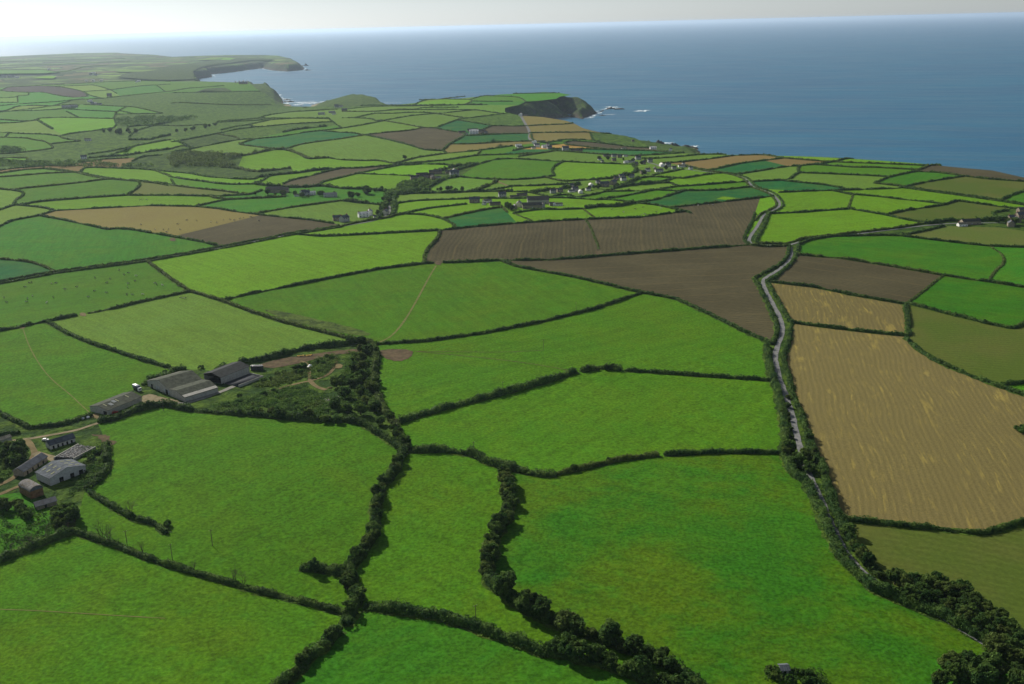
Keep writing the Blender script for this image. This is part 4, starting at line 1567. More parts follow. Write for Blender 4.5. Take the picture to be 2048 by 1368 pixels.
strip("road", "1381,340 1400,343 1448,346 1475,351 1493,359 1500,367 1505,374 1525,380 1545,388 1555,399 1560,407 1558,415 1541,423 1526,430 1516,452 1497,477 1500,487 1529,491 1579,490 1584,507 1576,525 1553,543 1526,558 1526,570 1542,601 1563,640 1566,665 1556,690 1549,712 1556,748 1571,791 1583,824 1593,870 1606,915 1622,960 1641,996 1651,1027 1665,1052 1677,1083 1694,1111 1720,1141 1759,1173 1850,1213 1990,1298", 3.8, TARMAC)
strip("road", "1579,490 1600,484 1633,477 1699,470 1766,462 1833,453 1899,447 1966,446 2016,446", 3.4, TARMAC, extra=0.02)
strip("road", "-120,600 0,566 113,545 297,521 447,495 587,468 683,453 740,444 765,436", 3.6, TARMAC)
strip("road", "765,436 778,428 781,420 778,412", 3.6, TARMAC, extra=0.03)
strip("road", "1041,231 1051,248 1060,264 1058,278 1066,284 1072,292", 7.0, TARMAC)
strip("road", "1295,325 1312,329 1322,334 1345,337 1381,340", 5.0, TARMAC)
strip("track", "1010,361 1002,357 991,361.5 1016,372", 4.0, EARTH)
strip("track", "741,689 765,683 785,671 800,654 815,633 830,607 842,585 852,566 862,548 872,532", 1.7, WORN)
strip("track", "44,652 59,696 84,737 106,762 138,787 160,808 183,829", 0.8, WORN)
strip("track", "830,703 930,712 1030,723 1090,732 1152,743", 0.7, MUD)
strip("track", "830,703 930,704 1000,705 1085,701", 0.6, MUD)
strip("track", "-40,1218 0,1219 80,1222 160,1227 240,1232 330,1237", 0.5, WORN)
strip("track", "-60,898 23,881 53,879 114,868 154,861 190,848 216,841 232,834", 3.4, DUST)
strip("track", "232,834 262,826 290,814 318,806 350,809 385,804 432,788 470,772 482,764", 4.2, CONCRETE, extra=0.03)
strip("track", "53,879 60,888 66,897 70,906 64,917 52,930 40,945 20,962 -40,985", 3.6, EARTH, extra=0.02)
strip("track", "70,906 85,912 100,915 112,920", 6.0, DUST, extra=0.05)
strip("track", "-40,1002 0,989 20,980 42,971", 3.0, EARTH)
strip("track", "185,829 200,836 218,842", 5.0, EARTH, extra=0.03)
strip("track", "661,704 672,717 671,733 657,750 630,760 590,768 560,777 540,783", 2.6, EARTH)
strip("track", "620,762 632,774 652,780", 3.6, EARTH, extra=0.03)
strip("track", "620,762 618,745 620,728 600,722", 2.6, EARTH, extra=0.04)
area("yard", "S7 0,0".replace("S7 0,0", "720,760 830,735 900,760 1000,790 1120,800 1300,880 1310,910 1180,930 1000,890 870,890 760,870 700,830"), DUST, tile='S7', extra=0.02)
area("yard", "545,610 640,300 700,250".replace("545,610 640,300 700,250", "560,370 700,325 860,290 1100,255 1350,220 1640,190 1700,215 1500,240 1340,260 1100,320 1000,345 800,390 640,385"), MUD, tile='S8')
area("yard", "1340,345 1470,350 1450,400 1340,385", EARTH, tile='S8', extra=0.05)
area("mud", "757,701 790,698 828,700 822,715 795,725 768,716", MUD, extra=0.02)
area("mud", "190,868 215,872 236,886 225,892 200,884", MUD, extra=0.02, wob=3)
area("mud", "525,619 560,622 610,633 680,649 745,667 735,673 690,668 620,651 560,637", SCRUB, extra=0.02).color = (0.075, 0.105, 0.03, 1)
for gx, gy, half in GAPS:
    if half:
        area("gateway", f"{gx-5},{gy-3} {gx+6},{gy-3} {gx+7},{gy+4} {gx-6},{gy+4}", EARTH if gy > 600 else MUD, extra=0.06, wob=1.5)

# ------------------------------------------------------------------ buildings
def mat_roof(name, col, pitch=0.9, rough=0.75, spec=0.3, rust=None):
    g = G(name)
    tc = g.n("ShaderNodeTexCoord").outputs["Object"]
    x = g.n("ShaderNodeSeparateXYZ"); g.put(x.inputs[0], tc)
    w = g.math('SINE', g.math('MULTIPLY', x.outputs[0], 2 * math.pi / pitch))
    n = g.noise(tc, 0.35, 4, 0.65)
    c = g.scale(col, g.ramp(n, 0.25, 0.75, 0.55, 1.5))
    if rust:
        c = g.mix(g.ramp(g.noise(tc, 0.6, 4, 0.7), 0.48, 0.62), c, rust)
    c = g.scale(c, g.math('MULTIPLY_ADD', w, 0.06, 1.0))
    g.bump(w, 0.4, 0.06)
    g.b.inputs["Roughness"].default_value = rough
    g.b.inputs["Specular IOR Level"].default_value = spec
    return g.color(c)
R_FIBRE = mat_roof("mossy fibre cement roof", (0.050, 0.058, 0.040), 0.9, 0.9, 0.1)
R_DARK = mat_roof("black bitumen roof", (0.022, 0.026, 0.026), 0.9, 0.85, 0.1)
R_GREY = mat_roof("grey sheet roof", (0.095, 0.108, 0.120), 0.9, 0.9, 0.05)
R_SLATE = mat_roof("blue slate roof", (0.066, 0.074, 0.088), 0.5, 0.6, 0.3)
R_RUST = mat_roof("rusty curved sheet roof", (0.15, 0.145, 0.14), 0.7, 0.85, 0.1, (0.10, 0.085, 0.06))
R_PALE = mat_roof("pale sheet roof", (0.13, 0.13, 0.105), 0.9, 0.9, 0.05)
W_WHITE = solid("white render", (0.80, 0.79, 0.75), 0.85, 0.2, 0.08)
W_CREAM = solid("cream render", (0.72, 0.66, 0.50), 0.85, 0.2, 0.08)
W_GREY = solid("grey render", (0.40, 0.40, 0.38), 0.9, 0.2, 0.15)
W_STONE = solid("brown stone wall", (0.27, 0.23, 0.17), 0.9, 0.2, 0.25, 1.2)
W_BLOCK = solid("concrete block wall", (0.36, 0.35, 0.31), 0.9, 0.1, 0.15, 0.6)
W_BOARD = solid("space boarding", (0.19, 0.18, 0.15), 0.9, 0.1, 0.2, 1.5)
W_RUST = solid("rusty sheet side", (0.17, 0.095, 0.045), 0.85, 0.2, 0.35, 0.8)
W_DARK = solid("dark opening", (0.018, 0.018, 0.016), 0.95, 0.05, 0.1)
GLASS = solid("window glass", (0.03, 0.04, 0.05), 0.12, 0.6, 0.05)
LIGHTPANEL = solid("rooflight sheet", (0.27, 0.28, 0.17), 0.9, 0.05, 0.1)
LIGHTGREY = solid("new roof sheet", (0.24, 0.26, 0.26), 0.9, 0.05, 0.1)
BRICK = solid("brick chimney", (0.22, 0.10, 0.06), 0.9, 0.1, 0.2, 2)
DOOR_GREY = solid("grey sliding door", (0.33, 0.35, 0.35), 0.7, 0.3, 0.1)

def box(x0, x1, y0, y1, z0, z1):
    v = [(x, y, z) for z in (z0, z1) for y in (y0, y1) for x in (x0, x1)]
    f = [(0, 2, 3, 1), (4, 5, 7, 6), (0, 1, 5, 4), (2, 6, 7, 3), (0, 4, 6, 2), (1, 3, 7, 5)]
    return np.array(v, float), np.array(f)

def prism(profile, x0, x1):
    """a y-z outline pushed along x (list of tuples as faces)"""
    n = len(profile)
    v = [(x0, y, z) for y, z in profile] + [(x1, y, z) for y, z in profile]
    f = [tuple(range(n))[::-1], tuple(range(n, 2 * n))] + [(i, (i + 1) % n, n + (i + 1) % n, n + i) for i in range(n)]
    return v, f

def joinl(parts):
    vs, fs = [], []
    for v, f in parts:
        o = len(vs)
        vs += [tuple(p) for p in v]
        fs += [tuple(int(i) + o for i in q) for q in f]
    return vs, fs

def roof_slabs(y0, y1, ym, ze, zr, x0, x1, th=0.22, over=0.5, ze2=None):
    """two sloping sheets meeting at a ridge"""
    ze2 = ze if ze2 is None else ze2
    s1, s2 = (zr - ze) / (ym - y0), (zr - ze2) / (y1 - ym)
    a = [(y0 - over, ze - s1 * over + 0.02), (ym, zr + 0.02), (ym, zr + th + 0.02), (y0 - over, ze - s1 * over + th)]
    b = [(ym + 0.004, zr + 0.02), (y1 + over, ze2 - s2 * over + 0.02), (y1 + over, ze2 - s2 * over + th), (ym + 0.004, zr + th + 0.02)]
    return joinl([prism(a, x0 - over, x1 + over), prism(b, x0 - over, x1 + over)])

def frame_from_px(A, B, C):
    """A front corner, B the far end of its long side, C the far end of its gable (photo pixels at the ground)"""
    a, b, c = ground_at(*np.array([A, B, C], float).T)
    L = np.hypot(*(b - a)[:2])
    u = (b - a)[:2] / L
    n = np.array([-u[1], u[0]])
    W = float((c - a)[:2] @ n)
    return a, L, W, math.atan2(u[1], u[0])

def barn(name, A, B, C, eave, ridge, wall_m, roof_m, label, cat="barn", group=None, width=None, length=None, wall_open=None, rf=0.5):
    """x along the long side, y into the building; returns root and size"""
    a, L, W, rz = frame_from_px(A, B, C)
    if length: L = length
    sgn = 1 if W > 0 else -1
    W = abs(width or W)
    root = empty(name, (a[0], a[1], a[2] - 0.05), rz)
    tag(root, label, cat, group)
    y0, y1 = (0, W) if sgn > 0 else (-W, 0)
    ym = y0 + (y1 - y0) * rf
    walls = joinl([prism([(y0, -0.5), (y1, -0.5), (y1, eave), (ym, ridge), (y0, eave)], 0, L)])
    mesh_obj("wall", *walls, wall_m, root)
    mesh_obj("roof", *roof_slabs(y0, y1, ym, eave, ridge, 0, L), roof_m, root)
    return root, L, y0, y1, ym

def panel(root, name, mat, x0, x1, y0, y1, eave, ridge, ym, a, b, th=0.05):
    """a sheet lying on the slope that falls to y0 (a, b = fractions up the slope)"""
    s = (ridge - eave) / (ym - y0)
    ya, yb = y0 + (ym - y0) * a, y0 + (ym - y0) * b
    z = lambda y: eave + s * (y - y0) + 0.30
    pr = [(ya, z(ya)), (yb, z(yb)), (yb, z(yb) + th), (ya, z(ya) + th)]
    return mesh_obj(name, *prism(pr, x0, x1), mat, root)

def build_farm():
    # long barn with rooflights
    r, L, y0, y1, ym = barn("barn", (216.7, 830.9), (284, 803), (189.5, 819.5), 3.6, 5.6, W_BLOCK, R_FIBRE,
                            "long grey barn with two pale roof panels beside the farm track")
    e, d = 3.6, 5.6
    s = y0 if abs(y0) < abs(y1) else y1
    o_ = y1 if s == y0 else y0
    for x, w in ((0.2, 2.4), (0.34, 2.4)):
        panel(r, "roof_panel", LIGHTGREY, L * x, L * x + w, s, o_, e, d, ym, 0.35 if x < 0.3 else 0.55, 0.72 if x < 0.3 else 0.92)
    for x in (0.1, 0.45, 0.75):
        panel(r, "rooflight", LIGHTPANEL, L * x, L * x + 0.9, s, o_, e, d, ym, 0.5, 0.9)
    v = box(-0.06, -0.003, min(y0, y1) + 1.2, min(y0, y1) + 4.4, -0.3, 2.6)
    mesh_obj("door", *v, W_DARK, r)
    # big double barn: two ridges side by side, seen from its gables
    a, L, W, rz = frame_from_px((370.4, 804.5), (296, 772), (432, 782.5))
    sg = 1 if W > 0 else -1
    W = abs(W)
    t = empty("barn", (a[0], a[1], a[2] - 0.05), rz)
    tag(t, "largest barn, two mossy grey ridges and doors facing the dusty yard", "barn")
    f1, f2 = L * 0.40, L * 0.92
    e1, r1, r2 = 3.6, 6.2, 8.4
    prof = [(0, -0.5), (0, e1), (f1 * 0.5, r1), (f1, 4.6), ((f1 + f2) / 2, r2), (f2, 5.0), (L, 3.8), (L, -0.5)]
    def px_(p, y0_, y1_):
        n = len(p)
        v = [(x, y0_, z) for x, z in p] + [(x, y1_, z) for x, z in p]
        return v, [tuple(range(n)), tuple(range(n, 2 * n))[::-1]] + [(i, n + i, n + (i + 1) % n, (i + 1) % n) for i in range(n)]
    ya, yb = (0, W) if sg > 0 else (-W, 0)
    mesh_obj("wall", *px_(prof, ya, yb), W_BLOCK, t)
    def slab(xa, za, xb, zb, th=0.2, o=0.4):
        return px_([(xa, za + 0.03), (xb, zb + 0.03), (xb, zb + th), (xa, za + th)], ya - o, yb + o)
    mesh_obj("roof", *joinl([slab(-0.4, e1 - 0.4, f1 * 0.5, r1), slab(f1 * 0.5 + 0.01, r1, f1, 4.6), slab(f1 + 0.01, 4.6, (f1 + f2) / 2, r2), slab((f1 + f2) / 2 + 0.01, r2, f2, 5.0)]), R_FIBRE, t)
    mesh_obj("lean_to_roof", *slab(f2 + 0.02, 4.9, L + 0.4, 3.7), R_PALE, t)  # paler sheet colour paints in the sun reflecting off this slope
    fy = ya if sg > 0 else yb
    for k, (xa, xb, m, h) in enumerate(((0.44, 0.50, W_DARK, 3.4), (0.50, 0.545, DOOR_GREY, 3.4), (0.395, 0.44, DOOR_GREY, 3.4), (0.66, 0.70, DOOR_GREY, 3.2), (0.72, 0.76, DOOR_GREY, 3.2), (0.86, 0.90, W_DARK, 2.6))):
        q = box(L * xa, L * xb, min(fy, fy - sg * 0.07), max(fy, fy - sg * 0.07), -0.3, h)
        mesh_obj("door", *q, m, t)
    # black open-fronted barn
    a, L, W, rz = frame_from_px((443, 768.4), (499.6, 746), (422.5, 755.7))
    y0, y1 = (0, W) if W > 0 else (W, 0)
    ym = (y0 + y1) / 2
    t = empty("barn", (a[0], a[1], a[2] - 0.05), rz)
    tag(t, "black roofed open fronted barn at the far end of the row", "barn")
    e, d = 5.2, 7.4
    shell = [prism([(y0, -0.5), (y0 + 0.25, -0.5), (y0 + 0.25, e), (y0, e)], 0, L), prism([(y1 - 0.25, -0.5), (y1, -0.5), (y1, e), (y1 - 0.25, e)], 0, L),
             prism([(y0 + 0.26, -0.5), (y1 - 0.26, -0.5), (y1 - 0.26, e), (ym, d - 0.1), (y0 + 0.26, e)], L - 0.3, L - 0.01)]
    mesh_obj("wall", *joinl(shell), W_BLOCK, t)
    mesh_obj("roof", *roof_slabs(y0, y1, ym, e, d, 0, L), R_DARK, t)
    mesh_obj("gable_cladding", *prism([(y0 + 0.26, e - 0.6), (y1 - 0.26, e - 0.6), (y1 - 0.26, e - 0.02), (ym, d - 0.12), (y0 + 0.26, e - 0.02)], 0.02, 0.14), W_DARK, t)
    for k in range(4):
        x = L * k / 4
        yb_ = y0 if abs(y0) < abs(y1) else y1
        mesh_obj("post", *box(x, x + 0.3, yb_ - 0.12, yb_ + 0.1, -0.4, e), W_GREY, t)
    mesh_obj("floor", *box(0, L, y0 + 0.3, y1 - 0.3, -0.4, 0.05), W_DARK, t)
    # silage pit with low walls beside it
    a, L, W, rz = frame_from_px((478, 775), (527, 756.5), (451, 767))
    y0, y1 = (0, W) if W > 0 else (W, 0)
    t = empty("silage_pit", (a[0], a[1], a[2] - 0.05), rz)
    tag(t, "low walled silage pit with a black sheet beside the black barn", "silage pit")
    ww = joinl([box(0, L, y0, y0 + 0.3, -0.4, 2.0), box(L - 0.3, L, y0 + 0.31, y1, -0.4, 1.8), box(0, L - 0.31, y1 - 0.3, y1, -0.4, 1.6)])
    mesh_obj("wall", *ww, W_BLOCK, t)
    mesh_obj("sheet", *box(0.2, L - 0.4, y0 + 0.4, y1 - 0.4, -0.2, 0.9), solid("black plastic", (0.03, 0.034, 0.042), 0.8, 0.1, 0.2), t)
    # white barn with a slate roof
    r, L, y0, y1, ym = barn("barn", (101, 899.5), (151, 883.5), (92, 889.5), 3.0, 5.0, W_GREY, R_SLATE, "pale walled barn with dark slate roof above the tyre covered clamp", width=6.5)
    s = y0 if abs(y0) < abs(y1) else y1
    for k in range(5):
        x = L * (0.1 + 0.18 * k)
        mesh_obj("door", *box(x, x + 1.1, min(s, s - 0.06), s - 0.004, -0.3, 2.1), W_DARK, r)
    # slate roofed shippon
    r, L, y0, y1, ym = barn("barn", (49, 953), (95.6, 922), (37, 944), 3.2, 5.2, W_STONE, R_SLATE, "long stone byre with blue slate roof beside the farm drive", width=7.0)
    s = y0 if abs(y0) < abs(y1) else y1
    for k in range(4):
        x = L * (0.12 + 0.22 * k)
        mesh_obj("door", *box(x, x + 1.2, min(s, s - 0.06), s - 0.004, -0.3, 2.1), W_DARK, r)
    # wide grey shed
    a, L, W, rz = frame_from_px((101.8, 972), (172.8, 944), (68, 961))
    sg = 1 if W > 0 else -1
    W = abs(W)
    t = empty("shed", (a[0], a[1], a[2] - 0.05), rz)
    tag(t, "wide grey sheet roofed shed with yellow rooflights, the largest by the drive", "shed")
    e, d = 4.6, 7.4
    ya, yb = (0, W) if sg > 0 else (-W, 0)
    prof = [(0, -0.5), (0, e), (L / 2, d), (L, e), (L, -0.5)]
    mesh_obj("wall", *px_(prof, ya, yb), W_GREY, t)
    mesh_obj("roof", *joinl([px_([(-0.4, e - 0.2), (L / 2, d + 0.03), (L / 2, d + 0.25), (-0.4, e + 0.02)], ya - 0.3, yb + 0.3),
                             px_([(L / 2 + 0.01, d + 0.03), (L + 0.4, e - 0.2), (L + 0.4, e + 0.02), (L / 2 + 0.01, d + 0.25)], ya - 0.3, yb + 0.3)]), R_GREY, t)
    def on_roof(x0, x1, y0_, y1_):
        zz = lambda x: (e + (d - e) * x / (L / 2) if x < L / 2 else d - (d - e) * (x - L / 2) / (L / 2)) + 0.27
        return px_([(x0, zz(x0)), (x1, zz(x1)), (x1, zz(x1) + 0.05), (x0, zz(x0) + 0.05)], y0_, y1_)
    for fx in (0.12, 0.30, 0.62, 0.80):
        for fy_ in (0.2, 0.5, 0.8):
            yy = ya + (yb - ya) * fy_
            mesh_obj("rooflight", *on_roof(L * fx, L * fx + 2.3, yy - 0.45, yy + 0.45), LIGHTPANEL, t)
    fy = ya if sg > 0 else yb
    for fx in (0.25, 0.55, 0.8):
        mesh_obj("door", *box(L * fx, L * fx + 2.4, min(fy, fy - sg * 0.06), max(fy, fy - sg * 0.06), -0.3, 3.0), W_DARK, t)
    # arched dutch barn
    a, L, W, rz = frame_from_px((62.3, 999.3), (40, 987), (86.8, 988.8))
    y0, y1 = (0, W) if W > 0 else (W, 0)
    ym, hw = (y0 + y1) / 2, (y1 - y0) / 2
    t = empty("dutch_barn", (a[0], a[1], a[2] - 0.05), rz)
    tag(t, "tall barn with rusty arched roof and orange sides below the grey shed", "barn")
    e = 4.6
    arc = [(ym - hw * math.cos(q), e + hw * 0.62 * math.sin(q)) for q in np.linspace(0, math.pi, 13)]
    arc2 = [(ym - (hw + 0.2) * math.cos(q), e + 0.02 + (hw * 0.62 + 0.2) * math.sin(q)) for q in np.linspace(0, math.pi, 13)]
    mesh_obj("roof", *prism(arc2 + [(y, z) for y, z in arc[::-1]], -0.3, L + 0.3), R_RUST, t)
    mesh_obj("gable_sheet", *joinl([prism(arc, 0, 0.1), prism(arc, L - 0.1, L)]), R_GREY, t)
    for x in np.linspace(0, L - 0.3, 4):
        for y in (y0, y1 - 0.25):
            mesh_obj("post", *box(x, x + 0.25, y, y + 0.25, -0.4, e), W_RUST, t)
    mesh_obj("side_sheet", *joinl([box(0.3, L - 0.3, y0 + 0.05, y0 + 0.12, 0.4, e), box(0.3, L - 0.3, y1 - 0.12, y1 - 0.05, 0.4, e), box(0.02, 0.1, y0 + 0.3, y1 - 0.3, 0.2, e - 0.1), box(L - 0.1, L - 0.02, y0 + 0.3, y1 - 0.3, 0.6, e - 0.1)]), W_RUST, t)
    # pale roofed shed at the side, small dark house below
    r, L, y0, y1, ym = barn("shed", (0, 889), (24, 881), (-10, 883), 2.6, 3.6, W_GREY, R_PALE, "low pale roofed shed beside the lane at the farm entrance", "shed", width=5)
    r, L, y0, y1, ym = barn("shed", (74, 1021), (114, 1009), (66, 1013), 2.4, 3.8, W_STONE, R_SLATE, "low dark roofed outhouse below the arched barn", "shed", width=6)
    mesh_obj("door", *box(L * 0.4, L * 0.4 + 1.2, -0.06, -0.004, -0.3, 2.0), W_DARK, r)
    # hut at the bottom
    r, L, y0, y1, ym = barn("hut", (1563, 1350), (1578, 1349), (1566, 1341), 2.2, 3.0, W_GREY, R_GREY, "small grey hut among bushes at the bottom of the picture", "hut", width=3.6)
    mesh_obj("door", *box(L * 0.3, L * 0.3 + 0.9, -0.06, -0.004, -0.3, 1.9), W_DARK, r)
build_farm()

def build_clamp():
    """silage clamp under a black sheet held down with tyres"""
    a, L, W, rz = frame_from_px((147, 920.5), (191, 898), (108.8, 920))
    pts = ground_at(np.array([108.8, 158, 191, 147]), np.array([920, 892, 897.5, 921]))
    c = pts.mean(0)
    root = empty("silage_clamp", (c[0], c[1], c[2]))
    tag(root, "silage clamp under a black sheet dotted with tyres between barn and grey shed", "silage clamp")
    q = pts - c
    top = q * np.array([0.9, 0.9, 1]) + np.array([0, 0, 1.5])
    v = np.vstack([q - [0, 0, 0.4], top])
    f = [(4, 5, 6, 7), (0, 1, 5, 4), (1, 2, 6, 5), (2, 3, 7, 6), (3, 0, 4, 7)]
    mesh_obj("sheet", v, f, solid("black silage sheet", (0.020, 0.023, 0.026), 0.8, 0.1, 0.2), root)
    walls = []
    for i, j in ((0, 1), (2, 3)):
        d = unit(q[j] - q[i]); n = np.array([-d[1], d[0], 0])
        if n @ q[i] < 0: n = -n
        p = [q[i], q[j], q[j] + n * 0.5, q[i] + n * 0.5]
        vv = np.array([k + [0, 0, -0.4] for k in p] + [k + [0, 0, 1.7] for k in p])
        walls.append((vv, [(0, 1, 2, 3), (4, 7, 6, 5), (0, 4, 5, 1), (1, 5, 6, 2), (2, 6, 7, 3), (3, 7, 4, 0)]))
    mesh_obj("wall", *joinl(walls), W_BLOCK, root)
    # one tyre, copied over the sheet
    th = np.linspace(0, 2 * math.pi, 11)[:-1]
    ph = np.linspace(0, 2 * math.pi, 7)[:-1]
    T, Pp = np.meshgrid(th, ph, indexing='ij')
    tv = np.stack([(0.42 + 0.16 * np.cos(Pp)) * np.cos(T), (0.42 + 0.16 * np.cos(Pp)) * np.sin(T), 0.14 * np.sin(Pp)], -1).reshape(-1, 3)
    ii = np.arange(60).reshape(10, 6)
    tf = np.stack([ii, np.roll(ii, -1, 0), np.roll(np.roll(ii, -1, 0), -1, 1), np.roll(ii, -1, 1)], -1).reshape(-1, 4)
    rub = solid("tyre rubber", (0.045, 0.045, 0.048), 0.5, 0.5, 0.2)
    glint = solid("tyre with painted highlight", (0.30, 0.31, 0.32), 0.6, 0.2, 0.2)  # pale colour painted in for bright highlights on some tyres
    k = 0
    first = None
    for i in range(14):
        for j in range(7):
            u, w = (i + 0.5 + tr_.uniform(-.3, .3)) / 14, (j + 0.5 + tr_.uniform(-.3, .3)) / 7
            p = (top[0] * (1 - u) + top[1] * u) * (1 - w) + (top[3] * (1 - u) + top[2] * u) * w
            if tr_.random() < 0.25: continue
            m = glint if (u < 0.4 and tr_.random() < 0.22) or tr_.random() < 0.03 else rub
            o = mesh_obj("tyre", tv, tf, m)
            o.location = c + p + np.array([0, 0, 0.12])
            o.rotation_euler = (tr_.uniform(-.2, .2), tr_.uniform(-.2, .2), 0)
            tag(o, ("tyre with painted pale highlight on the black sheet of the silage clamp" if m is glint else "black tyre weighing down the sheet of the silage clamp"), "tyre", "pale tyres on the silage clamp" if m is glint else "black tyres on the silage clamp")
build_clamp()

# ---- cottages
def cottage(wall_m, roof_m, L=10.0, W=6.5, e=4.6, d=7.0, chim=2, wins=3, floors=2):
    root = empty("cottage", (0, 0, -600))
    y0, y1 = -W / 2, W / 2
    x0, x1 = -L / 2, L / 2
    mesh_obj("wall", *prism([(y0, -1.0), (y1, -1.0), (y1, e), (0, d), (y0, e)], x0, x1), wall_m, root)
    rf = mesh_obj("roof", *roof_slabs(y0, y1, 0, e, d, x0, x1, 0.2, 0.3), roof_m, root)
    for k in range(chim):
        x = x0 + 0.7 if k == 0 else x1 - 0.7
        mesh_obj("chimney", *box(x - 0.45, x + 0.45, -0.45, 0.45, d - 0.4, d + 1.2), BRICK, rf)
    for s in (-1, 1):
        for k in range(wins):
            x = x0 + L * (k + 0.5) / wins
            for fl in range(floors):
                if fl == 0 and k == wins // 2 and s < 0:
                    mesh_obj("door", *box(x - 0.5, x + 0.5, y0 - 0.05, y0 - 0.004, -0.1, 2.0), DOOR_GREY, root)
                    continue
                yy = (y0 - 0.05, y0 - 0.004) if s < 0 else (y1 + 0.004, y1 + 0.05)
                z = 0.8 + fl * 2.3
                mesh_obj("window", *box(x - 0.55, x + 0.55, *yy, z, z + 1.15), GLASS, root)
    return root

R_GLARE = mat_roof("bright pale roof", (0.62, 0.61, 0.58), 0.9, 0.7, 0.2)  # sun glare off slate painted in as a pale colour
COT = {'bright': cottage(W_WHITE, R_GLARE, 11, 7, 3.6, 5.6), 'white': cottage(W_WHITE, R_SLATE), 'cream': cottage(W_CREAM, R_SLATE), 'grey': cottage(W_GREY, R_SLATE), 'stone': cottage(W_STONE, R_SLATE),
       'low': cottage(W_WHITE, R_SLATE, 13, 7, 2.7, 5.0, 1, 4, 1), 'darkbarn': cottage(W_STONE, R_DARK, 22, 9, 4.0, 6.5, 0, 3, 1),
       'greybarn': cottage(W_GREY, R_GREY, 20, 10, 4.2, 6.4, 0, 3, 1), 'slate': cottage(W_STONE, R_SLATE, 15, 8, 5.2, 8.2, 2, 4, 2),
       'pale': cottage(W_WHITE, R_PALE, 12, 7, 3.0, 5.0, 1, 3, 1), 'bigbarn': cottage(W_BLOCK, R_DARK, 30, 17, 5.5, 10, 0, 3, 1)}
PHRASE = {'bright': 'white house with painted roof glare', 'white': 'white two storey cottage with slate roof', 'cream': 'cream two storey cottage with slate roof', 'grey': 'grey rendered cottage with slate roof',
          'stone': 'stone cottage with slate roof', 'low': 'long low white bungalow', 'darkbarn': 'dark roofed stone barn', 'greybarn': 'grey sheet roofed barn',
          'slate': 'large stone house with slate roof', 'pale': 'low white house with pale roof', 'bigbarn': 'huge dark roofed farm barn'}
